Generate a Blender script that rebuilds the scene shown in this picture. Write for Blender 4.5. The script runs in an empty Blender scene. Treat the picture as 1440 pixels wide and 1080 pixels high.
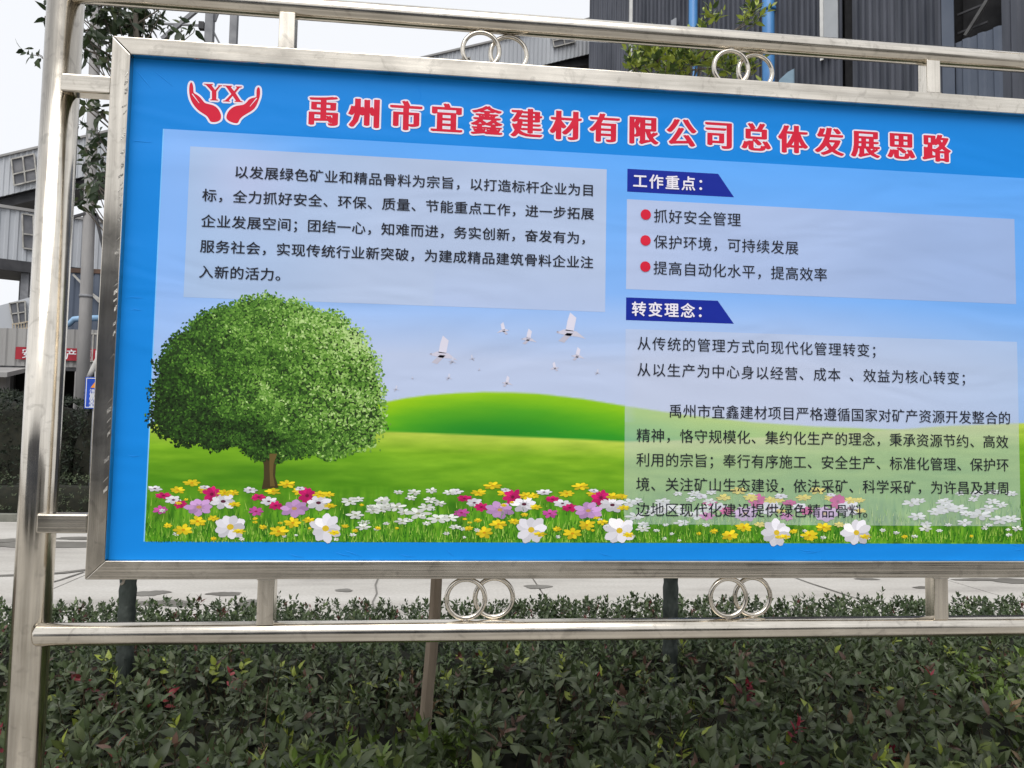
import bpy, math, random
import numpy as np
from mathutils import Vector, Matrix

rnd = random.Random(7)
rng = np.random.default_rng(11)
S = bpy.context.scene
C = S.collection
PI = math.pi

# ------------------------------------------------------------------ camera
CAM = Vector((0.0, -1.8395, 1.58))
F = 1060.0                                    # focal length in pixels of a 1440 x 1080 picture
M = [[0.9942774674412784, -0.01862147483749999, -0.10519295800306176],
     [0.02471262806379288, 0.9980739173360458, 0.0569011559430985],
     [0.10393076422666293, -0.05917513167164507, 0.9928225924297378]]
right = Vector((M[0][0], M[0][2], -M[0][1]))
down = Vector((M[1][0], M[1][2], -M[1][1]))
fwd = Vector((M[2][0], M[2][2], -M[2][1]))
cd = bpy.data.cameras.new("camera")
cam = bpy.data.objects.new("camera", cd)
C.objects.link(cam)
cd.sensor_fit = 'HORIZONTAL'
cd.sensor_width = 36.0
cd.lens = 36.0 * F / 1440.0
cd.clip_start = 0.05
cd.clip_end = 2000.0
cam.matrix_world = Matrix(((right.x, -down.x, -fwd.x, CAM.x), (right.y, -down.y, -fwd.y, CAM.y),
                           (right.z, -down.z, -fwd.z, CAM.z), (0, 0, 0, 1)))
S.camera = cam

# ------------------------------------------------------------------ light
SUN_EL, SUN_AZ = math.radians(57), math.radians(196)      # azimuth measured from +Y, clockwise
w = bpy.data.worlds.new("World")
S.world = w
w.use_nodes = True
nt = w.node_tree
for n in list(nt.nodes):
    nt.nodes.remove(n)
sky = nt.nodes.new("ShaderNodeTexSky")
sky.sky_type = 'NISHITA'
sky.sun_disc = False
sky.sun_elevation = SUN_EL
sky.sun_rotation = SUN_AZ
sky.air_density = 1.0
sky.dust_density = 6.0
hs = nt.nodes.new("ShaderNodeHueSaturation")
hs.inputs['Saturation'].default_value = 0.25
mixn = nt.nodes.new("ShaderNodeMix")
mixn.data_type = 'RGBA'
mixn.inputs[0].default_value = 0.85
mixn.inputs[7].default_value = (9.0, 9.2, 9.6, 1)        # the cloud layer: even, near white
bgn = nt.nodes.new("ShaderNodeBackground")
bgn.inputs['Strength'].default_value = 0.10
outw = nt.nodes.new("ShaderNodeOutputWorld")
nt.links.new(sky.outputs[0], hs.inputs['Color'])
nt.links.new(hs.outputs[0], mixn.inputs[6])
nt.links.new(mixn.outputs[2], bgn.inputs['Color'])
nt.links.new(bgn.outputs[0], outw.inputs[0])
sl = bpy.data.lights.new("sun", 'SUN')
sl.energy = 1.8
sl.angle = math.radians(48)
sl.color = (1.0, 0.965, 0.92)
so = bpy.data.objects.new("sun", sl)
C.objects.link(so)
sd = Vector((math.sin(SUN_AZ) * math.cos(SUN_EL), math.cos(SUN_AZ) * math.cos(SUN_EL), math.sin(SUN_EL)))
so.rotation_euler = sd.to_track_quat('Z', 'Y').to_euler()
so.location = (0, -10, 20)
vs = S.view_settings
vs.view_transform = 'Standard'
vs.look = 'None'
vs.gamma = 1.0
vs.exposure = 0.22
vs.use_curve_mapping = False


# ------------------------------------------------------------------ helpers
def at(px, py, Y):
    """the world point at depth Y seen at a pixel of the photograph"""
    d = right * ((px - 720) / F) + down * ((py - 540) / F) + fwd
    return CAM + d * ((Y - CAM.y) / d.y)


def proj(p):
    v = p - CAM[:] if isinstance(p, np.ndarray) else Vector(p) - CAM
    if isinstance(p, np.ndarray):
        z = v @ np.array(fwd)
        return 720 + F * (v @ np.array(right)) / z, 540 + F * (v @ np.array(down)) / z, z
    z = v.dot(fwd)
    return 720 + F * v.dot(right) / z, 540 + F * v.dot(down) / z, z


def lin(r, g, b):
    f = lambda c: (c / 255 / 12.92) if c / 255 <= 0.04045 else ((c / 255 + 0.055) / 1.055) ** 2.4
    return (f(r), f(g), f(b))


def nlin(a):
    a = np.clip(a, 0, 255) / 255.0
    return np.where(a <= 0.04045, a / 12.92, ((a + 0.055) / 1.055) ** 2.4)


def tag(o, label=None, cat=None, group=None, kind=None):
    if label: o['label'] = label
    if cat: o['category'] = cat
    if group: o['group'] = group
    if kind: o['kind'] = kind
    return o


def empty(name, loc=(0, 0, 0), label=None, cat=None, group=None, kind=None):
    o = bpy.data.objects.new(name, None)
    C.objects.link(o)
    o.location = loc
    o.empty_display_size = 0.1
    return tag(o, label, cat, group, kind)


def link(name, me, parent=None, mat=None):
    if mat is not None and not me.materials:
        me.materials.append(mat)
    o = bpy.data.objects.new(name, me)
    C.objects.link(o)
    if parent is not None:
        o.parent = parent
        g = Vector((0, 0, 0))
        p = parent
        while p is not None:
            g += p.location
            p = p.parent
        o.location = -g            # geometry is given in world coordinates
    return o


class MB:
    def __init__(self):
        self.v, self.f, self.sm, self.c = [], [], [], []
        self.col = None

    def add(self, vs_, fs, smooth=False):
        n = len(self.v)
        self.v += [tuple(p) for p in vs_]
        self.f += [tuple(i + n for i in f) for f in fs]
        self.sm += [smooth] * len(fs)
        if self.col is not None:
            self.c += [self.col] * len(vs_)
        return self

    def box(self, a, b):
        x0, y0, z0 = a
        x1, y1, z1 = b
        return self.add([(x0, y0, z0), (x1, y0, z0), (x1, y1, z0), (x0, y1, z0), (x0, y0, z1), (x1, y0, z1), (x1, y1, z1), (x0, y1, z1)],
                        [(0, 3, 2, 1), (4, 5, 6, 7), (0, 1, 5, 4), (1, 2, 6, 5), (2, 3, 7, 6), (3, 0, 4, 7)])

    def tube(self, pts, radii, seg=10, cap=True, smooth=True):
        pts = [Vector(p) for p in pts]
        if not isinstance(radii, (list, tuple)):
            radii = [radii] * len(pts)
        vs_, fs = [], []
        ref = None
        for i, p in enumerate(pts):
            d = (pts[min(i + 1, len(pts) - 1)] - pts[max(i - 1, 0)]).normalized()
            if ref is None:
                ref = Vector((0, 0, 1)) if abs(d.z) < 0.9 else Vector((1, 0, 0))
            u = (ref - d * ref.dot(d)).normalized()
            ref = u
            t = d.cross(u)
            for k in range(seg):
                a = 2 * PI * k / seg
                vs_.append(p + (u * math.cos(a) + t * math.sin(a)) * radii[i])
        for i in range(len(pts) - 1):
            for k in range(seg):
                a, b = i * seg + k, i * seg + (k + 1) % seg
                fs.append((a, b, b + seg, a + seg))
        self.add(vs_, fs, smooth)
        if cap:
            n = len(self.v) - len(vs_)
            self.f.append(tuple(n + k for k in range(seg))[::-1]); self.sm.append(False)
            self.f.append(tuple(n + (len(pts) - 1) * seg + k for k in range(seg))); self.sm.append(False)
        return self

    def bar(self, a, b, w_, h_, up=(0, 0, 1)):
        a, b = Vector(a), Vector(b)
        d = (b - a).normalized()
        u = Vector(up)
        if abs(d.dot(u)) > 0.95: u = Vector((1, 0, 0))
        s = d.cross(u).normalized()
        u = s.cross(d).normalized()
        vs_ = [p + s * sx * w_ / 2 + u * sz * h_ / 2 for p in (a, b) for sx, sz in ((-1, -1), (1, -1), (1, 1), (-1, 1))]
        return self.add(vs_, [(0, 3, 2, 1), (4, 5, 6, 7), (0, 1, 5, 4), (1, 2, 6, 5), (2, 3, 7, 6), (3, 0, 4, 7)])

    def torus(self, c, R_, r, axis='Y', seg=48, s2=10):
        vs_, fs = [], []
        for i in range(seg):
            a = 2 * PI * i / seg
            for k in range(s2):
                b = 2 * PI * k / s2
                rr = R_ + r * math.cos(b)
                vs_.append((c[0] + rr * math.cos(a), c[1] + r * math.sin(b), c[2] + rr * math.sin(a)))
        for i in range(seg):
            for k in range(s2):
                fs.append((i * s2 + k, i * s2 + (k + 1) % s2, ((i + 1) % seg) * s2 + (k + 1) % s2, ((i + 1) % seg) * s2 + k))
        return self.add(vs_, fs, True)

    def mesh(self, name, mat=None, fix=True):
        me = bpy.data.meshes.new(name)
        me.from_pydata(self.v, [], self.f)
        me.polygons.foreach_set('use_smooth', self.sm)
        if self.c:
            at_ = me.color_attributes.new('col', 'FLOAT_COLOR', 'POINT')
            at_.data.foreach_set('color', np.array([(*c, 1.0) for c in self.c], dtype=np.float32).ravel())
        if fix:
            import bmesh
            bm = bmesh.new(); bm.from_mesh(me)
            bmesh.ops.recalc_face_normals(bm, faces=bm.faces)
            bm.to_mesh(me); bm.free()
        if mat: me.materials.append(mat)
        me.update()
        return me

    def build(self, name, mat, parent=None, bevel=0.0, fix=True):
        o = link(name, self.mesh(name, mat, fix), parent)
        if bevel:
            b = o.modifiers.new('bevel', 'BEVEL'); b.width = bevel; b.segments = 2; b.limit_method = 'ANGLE'
            b.angle_limit = math.radians(40)
            b.harden_normals = False
        return o


def npmesh(name, V, Fq, mat, col=None, smooth=False):
    """mesh from numpy vertex and (N, k) face arrays"""
    me = bpy.data.meshes.new(name)
    k = Fq.shape[1]
    me.vertices.add(len(V)); me.vertices.foreach_set('co', np.asarray(V, np.float32).ravel())
    me.loops.add(Fq.size); me.loops.foreach_set('vertex_index', Fq.astype(np.int32).ravel())
    me.polygons.add(len(Fq)); me.polygons.foreach_set('loop_start', np.arange(0, Fq.size, k, dtype=np.int32))
    me.update(calc_edges=True)
    me.validate()
    if smooth:
        me.polygons.foreach_set('use_smooth', [True] * len(me.polygons))
    if col is not None:
        a = me.color_attributes.new('col', 'FLOAT_COLOR', 'POINT')
        a.data.foreach_set('color', np.concatenate([col, np.ones((len(col), 1))], 1).astype(np.float32).ravel())
    if mat: me.materials.append(mat)
    return me


# ------------------------------------------------------------------ materials
def N(nt_, t, **kw):
    n = nt_.nodes.new(t)
    for k, v in kw.items():
        if isinstance(k, str) and hasattr(n, k): setattr(n, k, v)
    return n


def principled(name, col, rough=0.6, metal=0.0, spec=0.5):
    m = bpy.data.materials.new(name)
    m.use_nodes = True
    b = m.node_tree.nodes['Principled BSDF']
    b.inputs['Base Color'].default_value = (*col, 1)
    b.inputs['Roughness'].default_value = rough
    b.inputs['Metallic'].default_value = metal
    b.inputs['Specular IOR Level'].default_value = spec
    return m, m.node_tree, b


def noise_mat(name, col, col2, scale=5.0, rough=0.7, bump=0.0, bscale=None, metal=0.0, stretch=(1, 1, 1), spec=0.4, lo=0.35, hi=0.65, detail=6):
    m, t, b = principled(name, col, rough, metal, spec)
    L = t.links.new
    tc = N(t, 'ShaderNodeTexCoord'); mp = N(t, 'ShaderNodeMapping'); mp.inputs['Scale'].default_value = stretch
    no = N(t, 'ShaderNodeTexNoise'); no.inputs['Scale'].default_value = scale; no.inputs['Detail'].default_value = detail
    mr = N(t, 'ShaderNodeMapRange'); mr.inputs[1].default_value = lo; mr.inputs[2].default_value = hi
    mx = N(t, 'ShaderNodeMix'); mx.data_type = 'RGBA'
    mx.inputs[6].default_value = (*col, 1); mx.inputs[7].default_value = (*col2, 1)
    L(tc.outputs['Object'], mp.inputs[0]); L(mp.outputs[0], no.inputs['Vector']); L(no.outputs[0], mr.inputs[0])
    L(mr.outputs[0], mx.inputs[0]); L(mx.outputs[2], b.inputs['Base Color'])
    if bump:
        n2 = N(t, 'ShaderNodeTexNoise'); n2.inputs['Scale'].default_value = bscale or scale * 6; n2.inputs['Detail'].default_value = 5
        bp = N(t, 'ShaderNodeBump'); bp.inputs['Strength'].default_value = bump; bp.inputs['Distance'].default_value = 0.01
        L(mp.outputs[0], n2.inputs['Vector']); L(n2.outputs[0], bp.inputs['Height']); L(bp.outputs[0], b.inputs['Normal'])
    return m


def steel_mat(name, along):
    """brushed stainless tube; grain runs along the named axis"""
    m, t, b = principled(name, (0.62, 0.58, 0.53), 0.2, 1.0)
    L = t.links.new
    tc = N(t, 'ShaderNodeTexCoord')
    mp = N(t, 'ShaderNodeMapping')
    sc = {'X': (0.5, 45, 45), 'Z': (45, 45, 0.5)}[along]
    mp.inputs['Scale'].default_value = sc
    L(tc.outputs['Object'], mp.inputs[0])
    g = N(t, 'ShaderNodeTexNoise'); g.inputs['Scale'].default_value = 3.0; g.inputs['Detail'].default_value = 4
    L(mp.outputs[0], g.inputs['Vector'])
    s = N(t, 'ShaderNodeTexNoise'); s.inputs['Scale'].default_value = 9.0; s.inputs['Detail'].default_value = 6
    L(tc.outputs['Object'], s.inputs['Vector'])
    r1 = N(t, 'ShaderNodeMapRange'); r1.inputs[1].default_value = 0.3; r1.inputs[2].default_value = 0.75
    r1.inputs[3].default_value = 0.11; r1.inputs[4].default_value = 0.24
    L(s.outputs[0], r1.inputs[0]); L(r1.outputs[0], b.inputs['Roughness'])
    mx = N(t, 'ShaderNodeMix'); mx.data_type = 'RGBA'
    mx.inputs[6].default_value = (0.64, 0.585, 0.50, 1); mx.inputs[7].default_value = (0.84, 0.78, 0.68, 1)
    ad = N(t, 'ShaderNodeMath', operation='ADD'); ml = N(t, 'ShaderNodeMath', operation='MULTIPLY'); ml.inputs[1].default_value = 0.35
    L(g.outputs[0], ml.inputs[0]); L(ml.outputs[0], ad.inputs[0]); L(s.outputs[0], ad.inputs[1])
    r2 = N(t, 'ShaderNodeMapRange'); r2.inputs[1].default_value = 0.45; r2.inputs[2].default_value = 0.9
    L(ad.outputs[0], r2.inputs[0]); L(r2.outputs[0], mx.inputs[0])
    mp2 = N(t, 'ShaderNodeMapping'); mp2.inputs['Scale'].default_value = {'X': (0.6, 14, 14), 'Z': (14, 14, 0.6)}[along]
    L(tc.outputs['Object'], mp2.inputs[0])
    g2 = N(t, 'ShaderNodeTexNoise'); g2.inputs['Scale'].default_value = 2.2; g2.inputs['Detail'].default_value = 8; g2.inputs['Roughness'].default_value = 0.7
    L(mp2.outputs[0], g2.inputs['Vector'])
    r3 = N(t, 'ShaderNodeMapRange'); r3.inputs[1].default_value = 0.36; r3.inputs[2].default_value = 0.58
    r3.inputs[3].default_value = 0.70; r3.inputs[4].default_value = 1.04
    L(g2.outputs[0], r3.inputs[0])
    # dull water marks and finger smears
    v1 = N(t, 'ShaderNodeTexNoise'); v1.inputs['Scale'].default_value = 28; v1.inputs['Detail'].default_value = 9; v1.inputs['Distortion'].default_value = 1.2
    L(tc.outputs['Object'], v1.inputs['Vector'])
    r4 = N(t, 'ShaderNodeMapRange'); r4.inputs[1].default_value = 0.30; r4.inputs[2].default_value = 0.44
    r4.inputs[3].default_value = 0.80; r4.inputs[4].default_value = 1.0
    L(v1.outputs[0], r4.inputs[0])
    mm = N(t, 'ShaderNodeMath', operation='MULTIPLY'); L(r3.outputs[0], mm.inputs[0]); L(r4.outputs[0], mm.inputs[1])
    mu = N(t, 'ShaderNodeMix'); mu.data_type = 'RGBA'; mu.blend_type = 'MULTIPLY'; mu.inputs[0].default_value = 1.0
    L(mx.outputs[2], mu.inputs[6]); L(mm.outputs[0], mu.inputs[7]); L(mu.outputs[2], b.inputs['Base Color'])
    bp = N(t, 'ShaderNodeBump'); bp.inputs['Strength'].default_value = 0.13; bp.inputs['Distance'].default_value = 0.002
    L(g.outputs[0], bp.inputs['Height'])
    w2 = N(t, 'ShaderNodeTexNoise'); w2.inputs['Scale'].default_value = 4.0; w2.inputs['Detail'].default_value = 1
    L(tc.outputs['Object'], w2.inputs['Vector'])
    b2 = N(t, 'ShaderNodeBump'); b2.inputs['Strength'].default_value = 0.12; b2.inputs['Distance'].default_value = 0.01
    L(w2.outputs[0], b2.inputs['Height']); L(bp.outputs[0], b2.inputs['Normal']); L(b2.outputs[0], b.inputs['Normal'])
    return m


STEELX = steel_mat('stainless_steel_horizontal', 'X')
STEELZ = steel_mat('stainless_steel_vertical', 'Z')
WELD = noise_mat('welded_steel', (0.36, 0.33, 0.29), (0.5, 0.46, 0.4), 60, 0.42, 0.3, 200, 1.0)


def print_mat(name, col=None, attr=False):
    m, t, b = principled(name, col or (1, 1, 1), 0.5, 0.0, 0.18)
    L = t.links.new
    if attr:
        a = N(t, 'ShaderNodeAttribute'); a.attribute_name = 'col'
        L(a.outputs['Color'], b.inputs['Base Color'])
    # slack vinyl: faint creases running mostly sideways, fine wrinkles near the edges
    g = N(t, 'ShaderNodeNewGeometry'); mp = N(t, 'ShaderNodeMapping'); mp.inputs['Scale'].default_value = (1.0, 1.0, 3.2)
    mp.inputs['Rotation'].default_value = (0, math.radians(8), 0)
    L(g.outputs['Position'], mp.inputs[0])
    n1 = N(t, 'ShaderNodeTexNoise'); n1.inputs['Scale'].default_value = 2.2; n1.inputs['Detail'].default_value = 2.0
    n1.inputs['Distortion'].default_value = 0.6
    L(mp.outputs[0], n1.inputs['Vector'])
    bp = N(t, 'ShaderNodeBump'); bp.inputs['Strength'].default_value = 0.35; bp.inputs['Distance'].default_value = 0.02
    L(n1.outputs[0], bp.inputs['Height']); L(bp.outputs[0], b.inputs['Normal'])
    return m


PR_BLUE = print_mat('printed_vinyl_blue', lin(16, 136, 226))
PR_ATTR = print_mat('printed_vinyl_colours', attr=True)
PR_TEXT = print_mat('printed_black_ink', lin(34, 36, 46))
PR_WHITE = print_mat('printed_white_ink', lin(238, 234, 246))
PR_RED = print_mat('printed_red_ink', lin(214, 34, 62))
PR_NAVY = print_mat('printed_navy_ink', lin(18, 40, 152))


def leaf_mat(name, rough=0.38, trans=0.25):
    m = bpy.data.materials.new(name)
    m.use_nodes = True
    t = m.node_tree
    b = t.nodes['Principled BSDF']
    L = t.links.new
    a = N(t, 'ShaderNodeAttribute'); a.attribute_name = 'col'
    L(a.outputs['Color'], b.inputs['Base Color'])
    b.inputs['Roughness'].default_value = rough
    b.inputs['Specular IOR Level'].default_value = 0.32
    tr = N(t, 'ShaderNodeBsdfTranslucent')
    L(a.outputs['Color'], tr.inputs['Color'])
    mx = N(t, 'ShaderNodeMixShader'); mx.inputs[0].default_value = trans
    L(b.outputs[0], mx.inputs[1]); L(tr.outputs[0], mx.inputs[2])
    L(mx.outputs[0], t.nodes['Material Output'].inputs[0])
    return m


LEAF = leaf_mat('glossy_leaf', 0.36, 0.22)
LEAF_DARK = leaf_mat('dull_leaf', 0.55, 0.12)

# ------------------------------------------------------------------ ground, roads
SOIL = noise_mat('soil', (0.035, 0.026, 0.018), (0.07, 0.05, 0.035), 8, 0.95, 0.6)
FIELD = noise_mat('dusty_ground', (0.16, 0.15, 0.13), (0.22, 0.205, 0.18), 0.8, 0.9, 0.2)


def concrete_mat(name, c0, c1, c2):
    m, t, b = principled(name, c0, 0.75)
    L = t.links.new
    tc = N(t, 'ShaderNodeTexCoord')
    n1 = N(t, 'ShaderNodeTexNoise'); n1.inputs['Scale'].default_value = 0.55; n1.inputs['Detail'].default_value = 9; n1.inputs['Roughness'].default_value = 0.62
    mp = N(t, 'ShaderNodeMapping'); mp.inputs['Scale'].default_value = (0.5, 1.6, 1)
    L(tc.outputs['Object'], mp.inputs[0]); L(mp.outputs[0], n1.inputs['Vector'])
    n2 = N(t, 'ShaderNodeTexNoise'); n2.inputs['Scale'].default_value = 35; n2.inputs['Detail'].default_value = 6
    L(tc.outputs['Object'], n2.inputs['Vector'])
    r = N(t, 'ShaderNodeValToRGB')
    e = r.color_ramp.elements
    e[0].position = 0.36; e[0].color = (*c2, 1)
    e[1].position = 0.62; e[1].color = (*c1, 1)
    x = r.color_ramp.elements.new(0.46); x.color = (*c0, 1)
    L(n1.outputs[0], r.inputs[0])
    mx = N(t, 'ShaderNodeMix'); mx.data_type = 'RGBA'; mx.blend_type = 'MULTIPLY'; mx.inputs[0].default_value = 0.5
    r2 = N(t, 'ShaderNodeMapRange'); r2.inputs[1].default_value = 0.3; r2.inputs[2].default_value = 0.7; r2.inputs[3].default_value = 0.7; r2.inputs[4].default_value = 1.05
    L(n2.outputs[0], r2.inputs[0]); L(r.outputs[0], mx.inputs[6]); L(r2.outputs[0], mx.inputs[7]); L(mx.outputs[2], b.inputs['Base Color'])
    bp = N(t, 'ShaderNodeBump'); bp.inputs['Strength'].default_value = 0.25; bp.inputs['Distance'].default_value = 0.004
    L(n2.outputs[0], bp.inputs['Height']); L(bp.outputs[0], b.inputs['Normal'])
    return m


ROADM = concrete_mat('worn_pale_concrete', (0.45, 0.43, 0.395), (0.53, 0.51, 0.475), (0.35, 0.33, 0.305))
YARDM = concrete_mat('grey_yard_concrete', (0.32, 0.31, 0.29), (0.40, 0.385, 0.36), (0.24, 0.23, 0.21))
KERBM = noise_mat('kerb_concrete', (0.12, 0.125, 0.105), (0.2, 0.2, 0.17), 6, 0.8, 0.3)

g = MB().add([(-600, -600, -0.02), (600, -600, -0.02), (600, 900, -0.02), (-600, 900, -0.02)], [(0, 1, 2, 3)]).build('ground', FIELD)
tag(g, kind='structure')
RY0, RY1 = 2.62, 10.65
road = empty('road', (0, RY0, 0), kind='structure')
tag(road, 'pale concrete service road running behind the noticeboard')
# cast slabs with recessed joints
for i in range(-6, 7):
    for j in range(2):
        x0, y0 = i * 4.6 + 1.1, RY0 + j * (RY1 - RY0) / 2
        MB().box((x0 + 0.008, y0 + 0.008, -0.08), (x0 + 4.592, y0 + (RY1 - RY0) / 2 - 0.008, 0.0)).build('slab', ROADM, road)
STAIN = noise_mat('damp_stain', (0.125, 0.115, 0.10), (0.2, 0.19, 0.17), 3, 0.45, 0.1, lo=0.3, hi=0.7)


def ground_at(px, py, z=0.0):
    d = right * ((px - 720) / F) + down * ((py - 540) / F) + fwd
    return CAM + d * ((z - CAM.z) / d.z)


def stain(px, py, wpx, hpx, k=0):
    r = random.Random(int(px * 7 + py))
    a, b = ground_at(px - wpx / 2, py, 0.004), ground_at(px + wpx / 2, py, 0.004)
    n, f_ = ground_at(px, py + hpx / 2, 0.004), ground_at(px, py - hpx / 2, 0.004)
    cx, cy = (a.x + b.x) / 2, (n.y + f_.y) / 2
    rx, ry = (b - a).length / 2, abs(f_.y - n.y) / 2
    n_ = 40
    ph = [r.uniform(0, 6.28) for _ in range(5)]
    pts = []
    for i in range(n_):
        t_ = 2 * PI * i / n_
        q = 1 + 0.13 * math.sin(2 * t_ + ph[0]) + 0.10 * math.sin(3 * t_ + ph[1]) + 0.07 * math.sin(5 * t_ + ph[2]) + 0.05 * math.sin(9 * t_ + ph[3]) + 0.03 * math.sin(15 * t_ + ph[4])
        pts.append((cx + rx * q * math.cos(t_), cy + ry * q * math.sin(t_), 0.004 + 0.0002 * k))
    pts.append((cx, cy, 0.0042 + 0.0002 * k))
    MB().add(pts, [(i, (i + 1) % n_, n_) for i in range(n_)]).build('stain', STAIN, road)


for k, s_ in enumerate([(212, 834, 44, 8), (232, 848, 84, 9), (316, 835, 44, 6), (352, 850, 46, 14), (484, 830, 26, 4), (756, 825, 34, 6), (1218, 814, 34, 3), (1375, 815, 60, 4),
                        (1425, 817, 60, 7), (60, 766, 150, 10), (110, 757, 70, 4), (20, 760, 80, 5), (960, 805, 60, 5), (1300, 826, 30, 3), (620, 790, 120, 8), (-90, 800, 60, 5), (1560, 812, 120, 5)]):
    stain(*s_, k)


def groundline(pts, w_, name, z=0.003):
    P = [ground_at(x, y, z) for x, y in pts]
    v, f_ = [], []
    for i, p in enumerate(P):
        d = (P[min(i + 1, len(P) - 1)] - P[max(i - 1, 0)]).normalized()
        n = Vector((-d.y, d.x, 0))
        ww = w_ * rnd.uniform(0.7, 1.3)
        v += [p + n * ww / 2, p - n * ww / 2]
    for i in range(len(P) - 1):
        f_.append((2 * i, 2 * i + 1, 2 * i + 3, 2 * i + 2))
    MB().add(v, f_).build(name, STAIN, road)


groundline([(-40, 812), (0, 809), (30, 808), (60, 807), (90, 805), (120, 801), (160, 797)], 0.10, 'crack', 0.0075)
groundline([(60, 822), (85, 815), (100, 810), (118, 804)], 0.035, 'crack', 0.0078)
groundline([(1118, 812), (1140, 820), (1165, 828), (1198, 839), (1230, 848)], 0.022, 'crack', 0.0075)
groundline([(532, 812), (528, 822), (530, 834), (524, 846), (526, 858)], 0.014, 'crack', 0.0076)

kerb = empty('kerb', (0, RY1, 0), kind='structure')
tag(kerb, 'concrete kerb along the far side of the service road')
for i in range(-28, 30):
    MB().box((i * 1.0 + 0.005, RY1 + 0.0, -0.05), (i * 1.0 + 0.995, RY1 + 0.13, 0.12)).build('kerb_stone', KERBM, kerb, bevel=0.012)
bed = MB().box((-30, RY1 + 0.135, -0.1), (34, 24.0, 0.06)).build('planting_bed', SOIL)
tag(bed, kind='structure')
bed2 = MB().box((-6, 0.22, -0.1), (9, RY0 - 0.13, 0.05)).build('hedge_bed', SOIL)
tag(bed2, kind='structure')
kerb2 = empty('near_kerb', (0, RY0, 0), kind='structure')
for i in range(-7, 10):
    MB().box((i * 1.0 + 0.005, RY0 - 0.125, -0.05), (i * 1.0 + 0.995, RY0 - 0.01, 0.10)).build('kerb_stone', KERBM, kerb2, bevel=0.012)
yard = MB().box((-60, -60, -0.1), (60, 0.2, 0.0)).build('front_yard', YARDM)
tag(yard, 'grey concrete yard in front of the noticeboard', kind='structure')


strip = MB().box((-60, -8.6, 0.001), (60, -6.4, 0.02)).build('added_dark_strip', noise_mat('asphalt', (0.075, 0.074, 0.072), (0.12, 0.118, 0.112), 3, 0.85, 0.3, 80))  # out of view, added so the steel mirrors a dark band
tag(strip, 'dark asphalt strip across the yard, unseen, added for streaks in the steel', kind='structure')

# ------------------------------------------------------------------ foliage tools
def leaf_template(fold=0.18, droop=0.15, curl=0.0, wide=1.15):
    """unit leaf along +Y, width +-0.5 * wide scale; 9 points, 8 triangles"""
    ys = [0.0, 0.28, 0.6, 1.0]
    ws = [0.0, 0.42, 0.40, 0.0]
    P = [(0, 0, 0)]
    for y_, w_ in zip(ys[1:3], ws[1:3]):
        z = -droop * y_ * y_
        P += [(-w_ * wide, y_ - 0.03, z + fold * w_ * 0.5), (0, y_, z), (w_ * wide, y_ - 0.03, z + fold * w_ * 0.5)]
    P.append((curl, 1.0, -droop))
    T = [(0, 2, 1), (0, 3, 2), (1, 2, 5), (1, 5, 4), (2, 3, 6), (2, 6, 5), (4, 5, 7), (5, 6, 7)]
    return np.array(P, float), np.array(T)


def unit(a):
    return a / np.maximum(np.linalg.norm(a, axis=1, keepdims=True), 1e-9)


class Leaves:
    def __init__(self):
        self.p, self.d, self.n, self.l, self.w, self.c = [], [], [], [], [], []

    def put(self, p, d, n, l, w_, c):
        self.p.append(p); self.d.append(d); self.n.append(n); self.l.append(l); self.w.append(w_); self.c.append(c)

    def arrays(self):
        P, D, Nn = np.array(self.p, float), unit(np.array(self.d, float)), np.array(self.n, float)
        X = unit(np.cross(D, Nn))
        Z = np.cross(X, D)
        return P, X, D, Z, np.array(self.l), np.array(self.w), np.array(self.c, float)

    def joined(self, name, mat, tpl, idx=None):
        P, X, D, Z, l, w_, c = self.arrays()
        if idx is not None:
            P, X, D, Z, l, w_, c = P[idx], X[idx], D[idx], Z[idx], l[idx], w_[idx], c[idx]
        T, tri = tpl
        n, k = len(P), len(T)
        V = (P[:, None] + X[:, None] * (T[None, :, 0:1] * w_[:, None, None]) + D[:, None] * (T[None, :, 1:2] * l[:, None, None])
             + Z[:, None] * (T[None, :, 2:3] * l[:, None, None]))
        Ft = (tri[None] + (np.arange(n) * k)[:, None, None]).reshape(-1, 3)
        # midrib a touch paler, tip a touch darker
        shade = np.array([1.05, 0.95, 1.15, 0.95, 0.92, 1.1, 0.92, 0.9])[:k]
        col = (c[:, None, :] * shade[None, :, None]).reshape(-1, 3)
        return npmesh(name, V.reshape(-1, 3), Ft, mat, col, smooth=True)


def put_individual(L_, idx, parent, mat, tpl, name='leaf', nvar=10):
    """the largest leaves as objects of their own; they share a few meshes"""
    P, X, D, Z, l, w_, c = L_.arrays()
    order = sorted(idx, key=lambda i: c[i][1] * 2 + c[i][0] * 3)
    chunks = np.array_split(np.array(order), nvar)
    T, tri = tpl
    g_ = parent.location
    for ch in chunks:
        if len(ch) == 0: continue
        cc = c[ch].mean(0)
        ar = (w_[ch] / l[ch]).mean()
        V = np.array(T) * np.array([ar, 1, 1])
        shade = np.array([1.05, 0.95, 1.15, 0.95, 0.92, 1.1, 0.92, 0.9])
        me = npmesh(name, V, tri, mat, cc[None] * shade[:, None], smooth=True)
        for i in ch:
            o = bpy.data.objects.new(name, me)
            C.objects.link(o)
            o.parent = parent
            m4 = Matrix(((X[i][0], D[i][0], Z[i][0], P[i][0] - g_[0]), (X[i][1], D[i][1], Z[i][1], P[i][1] - g_[1]),
                         (X[i][2], D[i][2], Z[i][2], P[i][2] - g_[2]), (0, 0, 0, 1)))
            o.matrix_local = m4 @ Matrix.Scale(float(l[i]), 4)


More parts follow.
